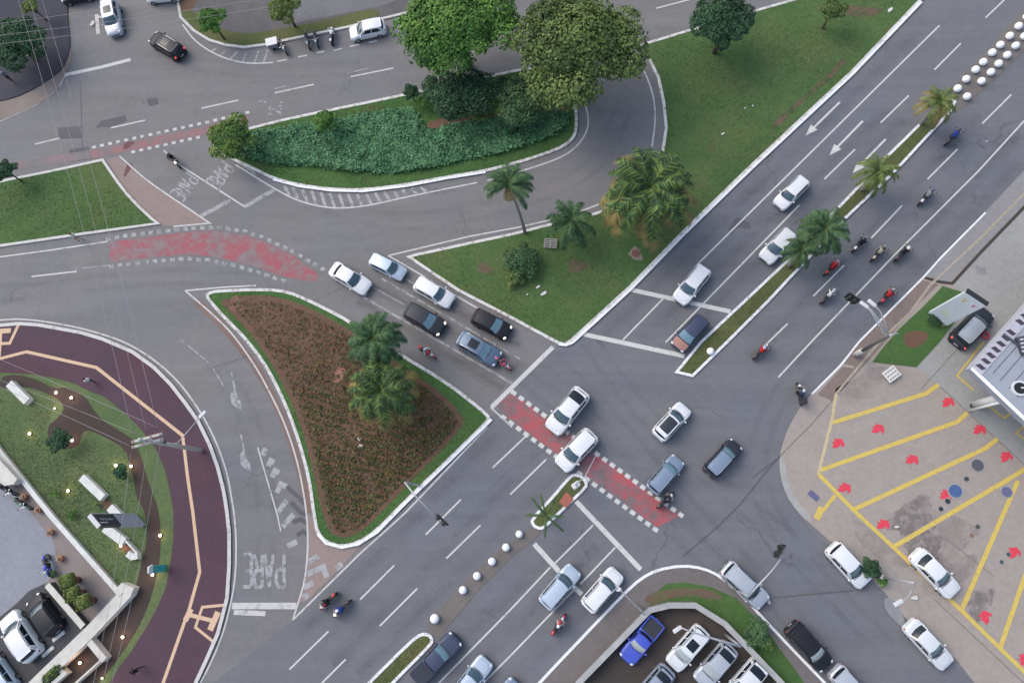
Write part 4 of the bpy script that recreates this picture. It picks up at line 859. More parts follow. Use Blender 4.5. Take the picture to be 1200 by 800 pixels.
    for sg in (1, -1):
        for (u0, u1) in ((.10, .50), (.54, .90)) if not (kind == 'smallpickup') else ((.18, .85),):
            m2 = MB(); m2.grid(sub(sd(sg), u0, u1, .14, .88, o), 6, 5, flip=sg > 0); m2.build('side_window', GLASSD, root, True)
        m2 = MB(); m2.ell((S['wb']-.30, sg*(hw+.07), S['belt']+.03), (.09,.12,.075), 8, 6); m2.build('side_mirror', DARKP if col in ('black','darkgrey') else body, root, True)
        m2 = MB(); m2.ell((hl-.24, sg*(wid(hl-.24)-.20), hgt(hl-.24)-.085), (.20,.17,.095), 12, 6, rz=-sg*.35); m2.build('headlight', LAMPON if lit else LAMPC, root, True)
        m2 = MB(); m2.ell((-hl+.12, sg*(wid(-hl+.12)-.13), hgt(-hl+.12)-.10), (.10,.10,.09), 10, 6, rz=sg*.3); m2.build('taillight', TAILON if brake else TAIL, root, True)
        for wx in (L*.305, -L*.295):
            m2 = MB(); wr2 = .33 if kind in ('suv', 'pickup') else .30; ww = sg*(hw-.09)
            m2.cyl((wx, ww, wr2), wr2, .23, 20, 'y'); wo = m2.build('wheel', RUB, root, False)
            m3 = MB(); m3.cyl((wx, sg*(hw+.028), wr2), wr2*.66, .02, 14, 'y'); m3.build('rim', RIM, wo)
    m2 = MB(); m2.box((hl-.012, 0, .52), (.06, W*.5, .14), bev=.02); m2.build('grille', DARKP, root)
    m2 = MB(); m2.box((-hl+.02, 0, .36), (.08, W*.72, .16), bev=.02); m2.build('rear_bumper', DARKP if kind in ('suv','smallpickup') else body, root)
    if plates: m2 = MB(); m2.box((-hl-.018, 0, .60), (.02, .42, .13)); m2.build('number_plate', PLATE, root)
    if rearglass:   # black panoramic rear half of the roof with the rear window
        m2 = MB(); m2.grid(sub(rf, .0, .36, .06, .94, .011), 6, 8); m2.build('rear_glass_panel', GLASSD, root, True)
    if sunroof:
        m2 = MB(); m2.grid(sub(rf, .36, .80, .2, .8, .011), 6, 6); m2.build('sunroof', GLASSD, root, True)
    m2 = MB()
    for sg in (1, -1): m2.tube([(rf(u, .5+sg*.492)[0], rf(u, .5+sg*.492)[1], rf(u, .5+sg*.492)[2]+.002) for u in [i/8 for i in range(9)]], .016, 4)
    m2.build('roof_seam', DARKP, root)
    if glassroof:
        m2 = MB(); m2.grid(sub(rf, .1, .93, .1, .9, .011), 8, 6); m2.build('roof_panel', plain('black_roof_panel', (.025,.028,.035), .25, .6, var=0), root, True)
    if rails or kind == 'suv':
        for sg in (1, -1):
            m2 = MB(); pts = [(rf(u, .5+sg*.455)[0], rf(u, .5+sg*.455)[1], rf(u, .5+sg*.455)[2]+(.05 if 0 < i < 7 else .0)) for i, u in enumerate([.06+.86*q/7 for q in range(8)])]
            m2.tube(pts, .022, 6); m2.build('roof_rail', CHROME if (rails == 'silver' or col not in ('black','bluegrey')) else DARKP, root)
    if spoiler or kind in ('hatch', 'suv', 'minivan'):
        m2 = MB(); m2.box((xr0-.07, 0, Ht-.10), (.22, wr_*1.75, .035), bev=.01); m2.build('spoiler', PAINT[roof] if roof else body, root)
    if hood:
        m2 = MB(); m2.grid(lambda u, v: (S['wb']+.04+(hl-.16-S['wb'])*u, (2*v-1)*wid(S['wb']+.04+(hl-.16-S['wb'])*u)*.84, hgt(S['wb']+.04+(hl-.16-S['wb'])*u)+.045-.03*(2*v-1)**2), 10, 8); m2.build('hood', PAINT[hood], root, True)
    else:           # bonnet shut line
        m2 = MB(); pts = [(S['wb']-.02, -hw*.72), (hl-.42, -wid(hl-.4)*.66), (hl-.28, -wid(hl-.3)*.45), (hl-.24, 0), (hl-.28, wid(hl-.3)*.45), (hl-.42, wid(hl-.4)*.66), (S['wb']-.02, hw*.72)]
        m2.tube([(x, y, hgt(x)+.018+.018*(1-abs(y)/hw)) for x, y in pts], .007, 4); m2.build('hood_seam', plain('seam_'+col, tuple(c_*.45 for c_ in (.4,.4,.42)) if col not in ('black','darkgrey') else (.01,.01,.01), .6, .3, var=0), root)
    m2 = MB(); m2.tube([(S['wb']-.03, -hw*.7, hgt(S['wb'])+.02), (S['wb']+.0, 0, hgt(S['wb'])+.045), (S['wb']-.03, hw*.7, hgt(S['wb'])+.02)], .03, 5); m2.build('wiper_cowl', DARKP, root)
    if pk:
        zt = S['tail']+.045; m2 = MB(); lx = bx1-bx0; cx_ = (bx0+bx1)/2
        if cover: m2.box((cx_, 0, zt+.01), (lx, W*.86, .05), bev=.015); m2.build('bed_cover', plain('bed_cover_vinyl', (.03,.035,.05), .6, .3), root)
        else:
            m2.box((cx_, 0, zt+.005), (lx, W*.80, .05)); m2.build('bed_floor', plain('bed_liner', (.035,.037,.045), .7, .3), root)
            m2 = MB()
            for sg in (1, -1): m2.box((cx_, sg*W*.43, zt+.06), (lx+.1, .09, .20), bev=.02)
            m2.box((bx0-.02, 0, zt+.06), (.09, W*.80, .20), bev=.02); m2.build('bed_sides', body, root)
    return root
car(131, 21, 135.5, 50, 'suv', 'silver', 'silver car with black sunroof coming down the top left side street', sunroof=True)
car(195, 53, 174, 40, 'suv', 'black', 'black car with lit brake lights turning at the top left', brake=True, rails='silver', sunroof=True)
car(90, -8, 75, -5, 'hatch', 'darkgrey', 'dark car cut by the frame above the bluish corner pavement')
car(190, -8, 170, -6, 'hatch', 'white', 'white car cut by the top frame left of the block corner')
car(430, 34, 409, 38.5, 'hatch', 'white', 'white hatchback parked at the upper kerb beside the bright tree')
car(410, 325.5, 436, 341, 'sedan', 'white', 'white sedan at the back of the slip lane queue', scale=1.0)
car(454, 312, 476, 323, 'minivan', 'bluesilver', 'pale blue silver car beside the white sedan in the queue', scale=.88)
car(508.5, 342, 532, 355.5, 'suv', 'white', 'white SUV behind the black hatchback in the upper queue lane', scale=.93)
car(497.5, 373.5, 521, 387, 'hatch', 'darkgrey', 'black hatchback with bright headlights behind the blue grey SUV', lit=True, scale=1.06, glass=GLASSL)
car(575.5, 379, 598, 391, 'hatch', 'black', 'black hatchback first in the upper lane at the stop line', lit=True, scale=1.0, glass=GLASSL)
car(561, 408, 587, 423, 'suv', 'bluegrey', 'blue grey SUV with dark sunroof first in the middle lane', sunroof=True, rails='silver', glass=GLASSL)
car(811, 333, 795, 353, 'suv', 'white', 'white SUV standing on the upper stop line of the avenue', scale=.94)
car(928, 225, 912, 241, 'suv', 'white', 'white SUV with roof rails highest in the avenue left lanes', rails='silver', scale=.85, sunroof=False)
car(912, 287.5, 897, 303, 'hatch', 'offwhite', 'pale silver car beside the dark median palm', scale=.97)
car(809, 390, 793, 407, 'hatch', 'darkblue', 'dark blue car with copper toned bonnet between the two stop lines', hood='copper', scale=.98, rearg=GLASSP, glass=GLASSL)  # bonnet panel drawn in a copper tone, unlike the dark body
car(665, 481, 645, 506, 'suv', 'white', 'long white SUV with black rear roof glass on the cycle crossing', rearglass=True, scale=1.06)
car(675.5, 527, 656.5, 547, 'hatch', 'white', 'white hatchback crossing just below the long white SUV', scale=1.08)
car(787.5, 493.5, 803, 477, 'hatch', 'white', 'white car with black roof alone in the middle of the junction', glassroof=True, scale=.97)
car(780, 556, 796, 537, 'suv', 'steel', 'steel blue car at the lower end of the cycle crossing', scale=.86, glass=GLASSL)
car(847.5, 537, 865, 518, 'suv', 'darkgrey', 'grey blue car with dark flanks right of the steel blue car', roof='steel', scale=.86, glass=GLASSL)
car(656, 687.5, 675, 665, 'suv', 'bluesilver', 'pale blue SUV on the lower second stop line', scale=.92)
car(706, 691, 725, 669, 'suv', 'white', 'white SUV beside the kerb at the lower stop line', scale=.92)
car(873, 685, 895, 706, 'suv', 'silver', 'silver SUV with roof rails at the kerb under a traffic light arm', rails='silver', scale=.96)
car(995.5, 662, 1013, 681, 'hatch', 'white', 'white hatchback beside the dark shrub at the forecourt edge', scale=1.0)
car(1097, 671.5, 1117, 692, 'sedan', 'white', 'white sedan standing on the yellow forecourt line', scale=.97)
car(1089.5, 755, 1109, 776, 'sedan', 'offwhite', 'silver white sedan lowest on the right near the frame', scale=.94)
car(948.5, 757, 967, 778, 'suv', 'black', 'black boxy SUV with pale windscreen at the lower right kerb', glass=GLASSP, scale=.93)
car(1000, 808, 1018, 828, 'hatch', 'silver', 'silver car cut by the bottom frame behind the black SUV')
car(752, 750, 736, 770, 'smallpickup', 'blue', 'bright blue small pickup parked along the car park wall', glass=GLASSP, scale=.98)
car(806.5, 759, 789, 779, 'suv', 'offwhite', 'white SUV with black sunroof second in the walled car park', sunroof=True, glass=GLASSP, scale=.92)
car(839, 779, 820, 801, 'hatch', 'silver', 'silver car with dark rear window third in the walled car park', glass=GLASSP, rearglass=True, scale=1.02)
car(874, 799, 855, 821, 'hatch', 'offwhite', 'pale car nearest the right corner of the car park wall', rearglass=True, scale=1.05)
car(766, 805, 748, 826, 'hatch', 'palesteel', 'grey car with dark rear glass cut by the frame below the blue pickup', rearglass=True)
car(511, 772, 534, 748, 'pickup', 'darkblue', 'dark blue double cab pickup beside the median tip', cover=True, scale=.95, glass=GLASSL)
car(552, 797, 569, 775, 'sedan', 'bluesilver', 'pale blue car beside the dark pickup at the bottom frame', scale=.95)
car(588, 822, 604, 802, 'hatch', 'steel', 'blue car barely entering at the bottom frame')
car(1140, 383, 1157, 365, 'suv', 'darkgrey', 'dark car with silver glass roof and lit tail lights at the filling station', glassroof=False, roof='silver', brake=True, scale=.98)
car(24, 745, 5, 716, 'suv', 'white', 'white car in the corner plot parking beside the black car', scale=1.08)
car(51, 720, 33, 696, 'hatch', 'black', 'black car shaded by the wall in the corner plot parking', scale=1.04)
car(-2, 790, -20, 764, 'hatch', 'bluesilver', 'pale silver car at the bottom left frame corner', scale=1.05, glass=GLASSL)

# ================================================================== people and motorbikes
def skin_mesh(name, verts, edges, regions):
    """verts: name->(co, radius); one continuous skinned body. regions: list of (material index, test(co))"""
    names = list(verts); me = bpy.data.meshes.new(name); me.from_pydata([verts[n][0] for n in names], [(names.index(a), names.index(b)) for a, b in edges], [])
    o = bpy.data.objects.new(name, me); COL.objects.link(o)
    sk = o.modifiers.new('skin', 'SKIN')
    if not me.skin_vertices: 
        bm = bmesh.new(); bm.from_mesh(me); bm.verts.layers.skin.verify(); bm.to_mesh(me); bm.free()
    for i, n in enumerate(names):
        r = verts[n][1]; me.skin_vertices[0].data[i].radius = (r, r) if not isinstance(r, tuple) else r
        me.skin_vertices[0].data[i].use_root = (i == 0)
    sb = o.modifiers.new('sub', 'SUBSURF'); sb.levels = 1; sb.render_levels = 1
    dg = bpy.context.evaluated_depsgraph_get(); ev = o.evaluated_get(dg); out = bpy.data.meshes.new_from_object(ev)
    bpy.data.objects.remove(o); out.name = name
    segs = [(Vector(verts[a][0]), Vector(verts[b][0]), regions(a, b)) for a, b in edges]
    mi = []
    for p in out.polygons:
        c = Vector(p.center); best = (9, 0)
        for a, b, r in segs:
            ab = b-a; t = max(0, min(1, (c-a).dot(ab)/max(1e-9, ab.length_squared))); d = (c-a-ab*t).length
            if d < best[0]: best = (d, r)
        mi.append(best[1])
    out.materials.clear()
    for _ in range(4): out.materials.append(None)
    out.polygons.foreach_set('material_index', mi); out.polygons.foreach_set('use_smooth', [True]*len(mi)); out.update()
    return out
def body_graph(J):
    V = {'pelvis': (J['pelvis'], (.15,.12)), 'waist': (J['waist'], (.135,.105)), 'chest': (J['chest'], (.165,.12)), 'neck': (J['neck'], .06), 'chin': (J['chin'], (.075,.085)), 'head': (J['head'], (.09,.105)), 'crown': (J['crown'], (.07,.08)), 'nose': (J['nose'], .018)}
    E = [('pelvis','waist'),('waist','chest'),('chest','neck'),('neck','chin'),('chin','head'),('head','crown'),('head','nose')]
    for s, q in (('l', 1), ('r', -1)):
        m = lambda p: (p[0], p[1]*q, p[2]) if p is not None else None
        for nme, r in (('shoulder', .062), ('elbow', .042), ('wrist', .028), ('palm', (.04,.018)), ('hip', .095), ('knee', .058), ('ankle', .038), ('heel', .045), ('toe', (.045,.028))):
            key = nme+('_'+s if nme+'_'+s in J else ''); p = J.get(nme+'_'+s) or m(J[nme]); V[nme+s] = (p, r)
        E += [('chest','shoulder'+s),('shoulder'+s,'elbow'+s),('elbow'+s,'wrist'+s),('wrist'+s,'palm'+s),('pelvis','hip'+s),('hip'+s,'knee'+s),('knee'+s,'ankle'+s),('ankle'+s,'heel'+s),('heel'+s,'toe'+s)]
        W = Vector(V['wrist'+s][0]); Pm = Vector(V['palm'+s][0]); d = (Pm-W).normalized(); sd_ = d.cross(Vector((0,0,1))).normalized() if abs(d.z) < .9 else Vector((0,1,0))
        if abs(d.z) >= .9: sd_ = Vector((1,0,0))
        curl = Vector((0,0,-1)) if abs(d.z) < .9 else Vector((0,-q,0))
        for i, (off, ln) in enumerate(((-.030,.062),(-.010,.074),(.011,.070),(.031,.056))):
            a = Pm+sd_*off+d*.02; b = a+d*ln*.5; c = b+(d*.4+curl*.8).normalized()*ln*.5
            V['f%d%s' % (i, s)] = (tuple(b), .010); V['g%d%s' % (i, s)] = (tuple(c), .008); E += [('palm'+s, 'f%d%s' % (i, s)), ('f%d%s' % (i, s), 'g%d%s' % (i, s))]
        t = W+d*.035-sd_*.045; V['t'+s] = (tuple(t), .012); V['u'+s] = (tuple(t+d*.035+curl*.012), .009); E += [('wrist'+s, 't'+s), ('t'+s, 'u'+s)]
    return V, E
def regions(a, b):
    k_ = a+' '+b
    if any(w_ in k_ for w_ in ('heel', 'toe')): return 3
    if any(w_ in k_ for w_ in ('knee', 'hip', 'ankle')): return 1
    if any(w_ in k_ for w_ in ('head', 'chin', 'crown', 'nose', 'wrist', 'palm')) or a[0] in 'ftgu' and len(a) <= 3: return 2
    return 0
RIDE = dict(pelvis=(-.18,0,.84), waist=(-.13,0,1.02), chest=(-.04,0,1.25), neck=(.02,0,1.42), chin=(.07,0,1.49), head=(.07,0,1.58), crown=(.06,0,1.66), nose=(.17,0,1.56),
 shoulder=(-.01,.19,1.34), elbow=(.20,.30,1.13), wrist=(.42,.29,1.04), palm=(.50,.28,1.03), hip=(-.12,.10,.82), knee=(.27,.20,.66), ankle=(.10,.19,.27), heel=(.07,.19,.20), toe=(.26,.20,.19))
WALK = dict(pelvis=(0,0,.93), waist=(0,0,1.10), chest=(.02,0,1.32), neck=(.03,0,1.47), chin=(.05,0,1.54), head=(.05,0,1.62), crown=(.04,0,1.70), nose=(.15,0,1.61),
 shoulder=(.01,.19,1.40), elbow_l=(-.10,.25,1.14), wrist_l=(-.02,.26,.90), palm_l=(.0,.26,.82), elbow_r=(.06,-.25,1.14), wrist_r=(.24,-.24,.96), palm_r=(.29,-.23,.89), elbow=None, wrist=None, palm=None,
 hip=(0,.10,.90), knee_l=(.18,.10,.50), ankle_l=(.22,.10,.10), heel_l=(.19,.10,.05), toe_l=(.38,.11,.04), knee_r=(-.04,-.10,.48), ankle_r=(-.24,-.10,.13), heel_r=(-.27,-.10,.09), toe_r=(-.10,-.11,.035), knee=None, ankle=None, heel=None, toe=None)
BM = {}
for nm, J in (('ride', RIDE), ('walk', WALK)):
    V_, E_ = body_graph(J); BM[nm] = skin_mesh('body_'+nm, V_, E_, regions)
SKIN = plain('skin', (.30,.17,.11), .6, .3, var=0); SHOE = plain('shoe', (.05,.05,.05), .7, .3, var=0)
def cloth(key, c): return plain('cloth_'+key, c, .9, .1, var=.15)
def person(loc, rz, pose, shirt, trousers, label, helmet=None, hair=(.02,.015,.01), group=None):
    """rider or walker: one continuous body, with helmet or hair as a child"""
    root = empty('person', loc, rz); tag(root, label, 'person', group); root.scale = ((1.1,)*3 if pose == 'ride' else (1,1,1))
    me = BM[pose].copy()
    for i, m in enumerate((cloth(*shirt), cloth(*trousers), SKIN, SHOE)): me.materials[i] = m
    b = bpy.data.objects.new('body', me); COL.objects.link(b); b.parent = root
    J = RIDE if pose == 'ride' else WALK; h = J['head']; mb = MB()
    if helmet:
        mb.ell((h[0]-.01, 0, h[2]+.02), (.155,.135,.155), 14, 8); ho = mb.build('helmet', plain('helmet_'+helmet[0], helmet[1], .25, .5, var=0, coat=.6), root, True)
        m2 = MB(); m2.grid(lambda u, v: (h[0]-.01+.160*math.cos((u-.5)*2.0)*math.cos((v-.4)*.7), .140*math.sin((u-.5)*2.0), h[2]+.02+.158*math.sin((v-.4)*.7)), 8, 4); m2.build('visor', GLASS, ho, True)
    else: mb.ell((h[0]-.025, 0, h[2]+.025), (.115,.105,.115), 12, 7); mb.build('hair', plain('hair_%d' % int(hair[0]*1000), hair, .8, .2, var=0), root, True)
    return root
def motorbike(loc, rz, col, label, lit=False, tail=False, box=None, scooter=False, group=None):
    root = empty('motorcycle', loc, rz); root.scale = (1.1,)*3; tag(root, label, 'motorcycle', group); P = plain('bike_'+col[0], col[1], .3, .5, var=0, coat=.5)
    for wx in (.66, -.62):
        mb = MB(); r = .29; pts = [(wx+r*math.cos(a*math.pi/9), 0, .31+r*math.sin(a*math.pi/9)) for a in range(19)]; mb.tube(pts, .055, 7, caps=False); wo = mb.build('wheel', RUB, root, True)
        mb = MB(); mb.cyl((wx,0,.31), .20, .03, 12, 'y'); mb.cyl((wx,0,.31), .06, .14, 8, 'y'); mb.build('rim', RIM, wo)
    mb = MB(); mb.box((.02,0,.42), (.48,.26,.32), bev=.05); mb.tube([(.40,0,.72),(.1,0,.5),(-.35,0,.45),(-.62,0,.31)], .035, 6); mb.tube([(-.1,-.13,.3),(-.5,-.15,.33),(-.75,-.15,.40)], .045, 7); mb.build('engine', DARKP, root)
    mb = MB(); mb.ell((.17,0,.80), (.26,.16,.14), 12, 7); mb.build('fuel_tank', P, root, True)
    mb = MB(); mb.box((-.30,0,.80), (.66,.26,.10), bev=.035); mb.build('seat', DARKP, root)
    mb = MB(); mb.tube([(.52,0,.95),(.66,.0,.31)], .035, 6); mb.tube([(.42,.34,1.0),(.48,.2,1.03),(.52,0,.99),(.48,-.2,1.03),(.42,-.34,1.0)], .02, 6); mb.build('handlebar', CHROME, root)
    for s in (1,-1):
        mb = MB(); mb.tube([(.46,s*.24,1.02),(.46,s*.30,1.12)], .010, 5); mb.ell((.46,s*.33,1.14), (.03,.07,.045), 8, 5); mb.build('mirror', DARKP, root, True)
    mb = MB(); mb.ell((.60,0,.86), (.12,.12,.13), 10, 6); mb.build('headlight', LAMPON if lit else LAMPC, root, True)
    mb = MB(); mb.ell((.66,0,.60), (.26,.085,.08), 10, 6, rz=0); mb.build('front_fender', P, root, True)
    mb = MB(); mb.ell((-.66,0,.80), (.20,.12,.10), 10, 6); mb.build('tail_fairing', P, root, True)
    mb = MB(); mb.ell((-.84,0,.80), (.05,.08,.05), 8, 5); mb.build('taillight', TAILON if tail else TAIL, root, True)
    if scooter: mb = MB(); mb.box((.36,0,.55), (.14,.42,.55), bev=.05); mb.build('leg_shield', P, root)
    if box: mb = MB(); mb.box((-.72,0,1.08), (.42,.44,.42), bev=.04); mb.build('top_box', plain('box_'+box[0], box[1], .6, .3, var=.1), root)
    return root
W_ = ('white',(.66,.66,.66)); K_ = ('black',(.02,.02,.025)); R_ = ('red',(.50,.03,.03)); B_ = ('blue',(.05,.08,.40)); G_ = ('grey',(.25,.26,.28)); BG = ('beige',(.40,.36,.28)); P_K = ('pink',(.62,.12,.18)); D_ = ('denim',(.05,.07,.12)); GN=('green',(.05,.16,.10))
HW = ('white',(.7,.7,.7)); HK = ('black',(.02,.02,.025)); HR = ('red',(.5,.03,.03)); HB = ('navy',(.03,.04,.10)); HG = ('silver',(.4,.42,.45))
bikes = [ # px py | heading dx dy | bike | shirt | trousers | helmet | label bits | options
 (1117,160,1,-1,K_,B_,D_,HK,'blue shirt and black helmet, highest in the right lanes',{}),
 (1086,230,1,-1,W_,G_,K_,HB,'grey shirt and navy helmet, beside the long solid line',{}),
 (1008,285,1,-1,W_,K_,D_,HK,'black clothes on a white bike, right of the large median palm',{}),
 (1030,296,1,-1,BG,BG,K_,HK,'beige shirt, middle one of the three abreast',{}),
 (1058,296,1,-1,K_,K_,D_,HW,'black shirt and white helmet, riding on the solid line',{}),
 (975,313,1,-1,R_,R_,K_,HR,'red shirt and red helmet, nearest the median palms',{}),
 (971,346,1,-1,K_,W_,K_,HG,'white shirt, left of the hanging traffic light',{}),
 (1040,346,1,-1,R_,R_,K_,HK,'dark red shirt, close to the right kerb by the lamp arms',{}),
 (892,411,1,-1,K_,R_,D_,HG,'crimson shirt and silver helmet at the junction mouth',{}),
 (938,461,-.2,-1,K_,D_,K_,HG,'dark jacket, big black box, at the forecourt kerb',{'box':('black',(.03,.03,.035))}),
 (384,704,-1,1,R_,K_,K_,HK,'black jacket, beside the tip of the paved nose',{'tail':False}),
 (400,713,-1,1,K_,B_,D_,HW,'blue shirt and white helmet, lit headlight, lower left lanes',{'lit':True}),
 (203,187,.75,1,K_,K_,K_,HK,'black clothes, with lit headlight over the PARE lane',{'lit':True}),
 (654,732,.7,-1,R_,('navy',(.02,.03,.07)),W_,HW,'navy shirt on red bike behind the white SUV',{}),
 (500,412,1,.65,R_,W_,K_,HG,'white shirt on a red bike beside the flower bed kerb',{}),
 (589,425,1,.75,P_K,P_K,D_,HK,'pink shirt, just in front of the blue grey SUV',{}),
 (780,586,1,-.9,K_,K_,D_,HK,'black clothes at the lower end of the cycle crossing',{})]
for i, (px, py, dx, dy, bc, sh, tr, he, lb, op) in enumerate(bikes):
    c = at(px, py, .7); f = at(px+dx*10, py+dy*10, .7); a = math.atan2(f.y-c.y, f.x-c.x)
    motorbike((c.x, c.y, 0), a, bc, 'motorcycle, rider in '+lb, group='motorcycles in traffic', **op)
    person((c.x, c.y, 0), a, 'ride', sh, tr, 'rider in '+lb, helmet=he, group='motorcycle riders')
for (px, py, dx, dy, bc, lb, op) in [(331,54,.5,1,K_,'black motorbike parked right next to the white cargo box',{}),(360,47,.2,1,K_,'left black motorbike of the close pair at the upper kerb',{}),(370,45,.2,1,K_,'right black motorbike of the close pair at the upper kerb',{}),(389,42,.1,-1,W_,'white scooter parked alone left of the white hatchback',{'scooter':True}),
 (10,574,1,.7,K_,'black motorbike at the terrace corner of the corner plot',{'box':('grey',(.2,.2,.22))}),(27,590,1,.75,GN,'dark green motorbike beside the terrace pots',{}),(56,662,.15,1,B_,'blue motorbike at the end of the terrace curve',{'scooter':True})]:
    c = at(px, py, .6); f = at(px+dx*10, py+dy*10, .6)
    motorbike((c.x, c.y, .12 if px < 100 else 0), math.atan2(f.y-c.y, f.x-c.x), bc, lb, group='parked motorbikes', **op)
c = at(318, 49, .9); ro = empty('cargo_box', (c.x, c.y, 0), math.radians(14)); tag(ro, 'white flat lidded cargo box beside the parked motorbikes', 'cargo box')
mb = MB(); mb.box((0,0,.55), (1.05,.8,.75), bev=.03); mb.build('box', plain('box_grey', (.2,.2,.2), .6), ro); mb = MB(); mb.box((0,0,.96), (1.25,.95,.05), bev=.01); mb.build('lid', plain('white_sheet', (.62,.62,.62), .5), ro)
mb = MB(); mb.cyl((.0,.38,.18), .18, .08, 12, 'y'); mb.cyl((.0,-.38,.18), .18, .08, 12, 'y'); mb.build('wheels', RUB, ro)
for (px, py, az, z, sh, tr, hair, lb) in [(105,446,2.3,.13,W_,K_,(.01,.01,.01),'person in white top and black trousers walking on the dark red promenade'),
 (160,785,.4,.13,K_,K_,(.01,.01,.01),'person in black walking near the bottom of the promenade'),
 (8,90,-.9,.12,('slate',(.12,.14,.18)),K_,(.5,.5,.5),'person in slate clothes on the dark corner pavement'),
 (89,278,2.9,.0,('mint',(.45,.55,.48)),('tan',(.3,.2,.15)),(.12,.03,.015),'person in mint shirt with reddish hair at the kerb of the left grass block')]:
    c = at(px, py, z+.8); person((c.x, c.y, z), az, 'walk', sh, tr, lb, hair=hair)

# ================================================================== poles, lights, wires
STEEL = plain('galvanised_steel', (.42,.43,.44), .45, .4, metal=.4, var=.15); CONC = plain('pole_concrete', (.52,.50,.45), .8, .2, var=.3, sc=5); SIG = plain('signal_black', (.02,.022,.02), .5, .4, var=0)
LH = plain('lamp_housing', (.55,.55,.55), .4, .4, var=.1)
def arm(root, pts, r, name='arm', m=None): mb = MB(); mb.tube([Vector(p)-root.location for p in pts], r, 7); return mb.build(name, m or STEEL, root, True)
def lamphead(root, p, q):
    p, q = Vector(p), Vector(q); a = math.atan2(q.y-p.y, q.x-p.x); c = p-root.location
    mb = MB(); mb.box((0,0,0), (.75,.30,.12), bev=.04); o = mb.build('lamp_head', LH, root); o.location = c; o.rotation_euler.z = a
    m2 = MB(); m2.box((0,0,-.065), (.5,.22,.02)); m2.build('lens', LAMPC, o)
def signal(root, px, py, z, az):
    c = at(px, py, z)-root.location; mb = MB(); mb.box((0,0,-.1), (.62,.10,1.25), bev=.03); o = mb.build('signal_head', SIG, root); o.location = c; o.rotation_euler.z = az
    m3 = MB()
    for j in range(3): m3.tube([(0,.05,.22-.34*j),(0,.24,.19-.34*j)], .13, 10)
    m3.build('visor', SIG, o)
def polebase(px, py, h): t = at(px, py, h); return t
# traffic light over the lower left lanes
t = at(474.5, 565, 5.6); ro = empty('traffic_light', (t.x, t.y, 0)); tag(ro, 'traffic light whose thin arm reaches over the lanes beside the flower bed', 'traffic light')
arm(ro, [(t.x,t.y,0),(t.x,t.y,5.6)], [.10,.08], 'pole'); arm(ro, [t, at(487,581,5.75), at(517.5,613,5.8)], [.085,.06,.035])
signal(ro, 514.5, 605.5, 5.6, 2.4); signal(ro, 521, 612, 5.6, 2.4)
# big lamp and signal post, right side of avenue
t = at(1041.5, 393, 7.0); ro = empty('street_lamp', (t.x, t.y, 0)); tag(ro, 'tall grey street lamp with two lamp arms and a hanging signal by the right kerb', 'street lamp')
arm(ro, [(t.x,t.y,0),(t.x,t.y,1.8)], [.26,.24], 'base', CONC); arm(ro, [(t.x,t.y,1.8),(t.x,t.y,7.0)], [.17,.12], 'pole', plain('dark_pole', (.10,.10,.10), .7))
p = at(1013,357,7.6); arm(ro, [t, at(1033,379,7.4), at(1021,363,7.6), p], [.06,.05,.045,.04]); lamphead(ro, p, at(1020,362,7.6))
p = at(1022,355,7.9); arm(ro, [t, at(1036,375,7.6), at(1031,364,7.8), p], [.06,.05,.045,.04]); lamphead(ro, p, at(1028,360,7.9))
arm(ro, [t-Vector((0,0,.5)), at(1020,364,6.2), at(1004,350,6.1)], [.07,.05,.04]); signal(ro, 996.5, 347, 6.0, 2.5); signal(ro, 1002, 351, 6.0, 2.5); arm(ro, [t, at(1052,390.5,6.9)], [.07,.09], 'bracket')
# forecourt lamp
t = at(1071.5, 683, 6.6); ro = empty('street_lamp', (t.x, t.y, 0)); tag(ro, 'thin street lamp with one bent arm at the lower forecourt edge', 'street lamp')
arm(ro, [(t.x,t.y,0),(t.x,t.y,1.2)], [.20,.18], 'base', CONC); arm(ro, [(t.x,t.y,1.2),(t.x,t.y,6.6)], [.11,.08], 'pole'); p = at(1053,706,7.0); arm(ro, [t, at(1066,697,6.9), at(1059,703,7.0), p], [.05,.045,.04,.035]); lamphead(ro, p, at(1060,702,7.0))
# signal by the silver SUV
t = at(877, 698, 5.6); ro = empty('traffic_light', (t.x, t.y, 0)); tag(ro, 'traffic light with curved arm above the silver SUV', 'traffic light')
arm(ro, [(t.x,t.y,0),(t.x,t.y,5.6)], [.10,.08], 'pole'); arm(ro, [t, at(889,685,5.9), at(904,669,6.0), at(914,656,5.9), at(919.5,645,5.8)], [.08,.07,.055,.045,.035]); signal(ro, 916.5, 641.5, 5.7, .9); signal(ro, 912, 649, 5.7, .9)
# signal at the car park wall
t = at(755, 720, 5.4); ro = empty('traffic_light', (t.x, t.y, 0)); tag(ro, 'traffic light with straight white arm from the car park wall towards the white SUV', 'traffic light')
arm(ro, [(t.x,t.y,0),(t.x,t.y,5.4)], [.10,.08], 'pole'); arm(ro, [t, at(731,695,5.6), at(723,686,5.6)], [.05,.05,.09]); mb = MB(); q = at(726,690,5.3)-ro.location; mb.box((0,0,0), (.30,.16,.95), bev=.03); o = mb.build('signal_head', LH, ro); o.location = q; o.rotation_euler.z = .8
# median signal
t = at(675, 568, 3.4); ro = empty('traffic_light', (t.x, t.y, .1)); tag(ro, 'traffic light on the short median with arm over the cycle crossing', 'traffic light')
arm(ro, [(t.x,t.y,.1),(t.x,t.y,5.4)], [.10,.07], 'pole'); mb = MB(); mb.box((0,0,2.6), (.72,.5,1.2), rz=.6, bev=.06); mb.build('cabinet', LH, ro)
tt = at(685.5, 558.5, 5.3); arm(ro, [(t.x,t.y,5.2), tt, at(699.5,531,5.5)], [.05,.04,.03])
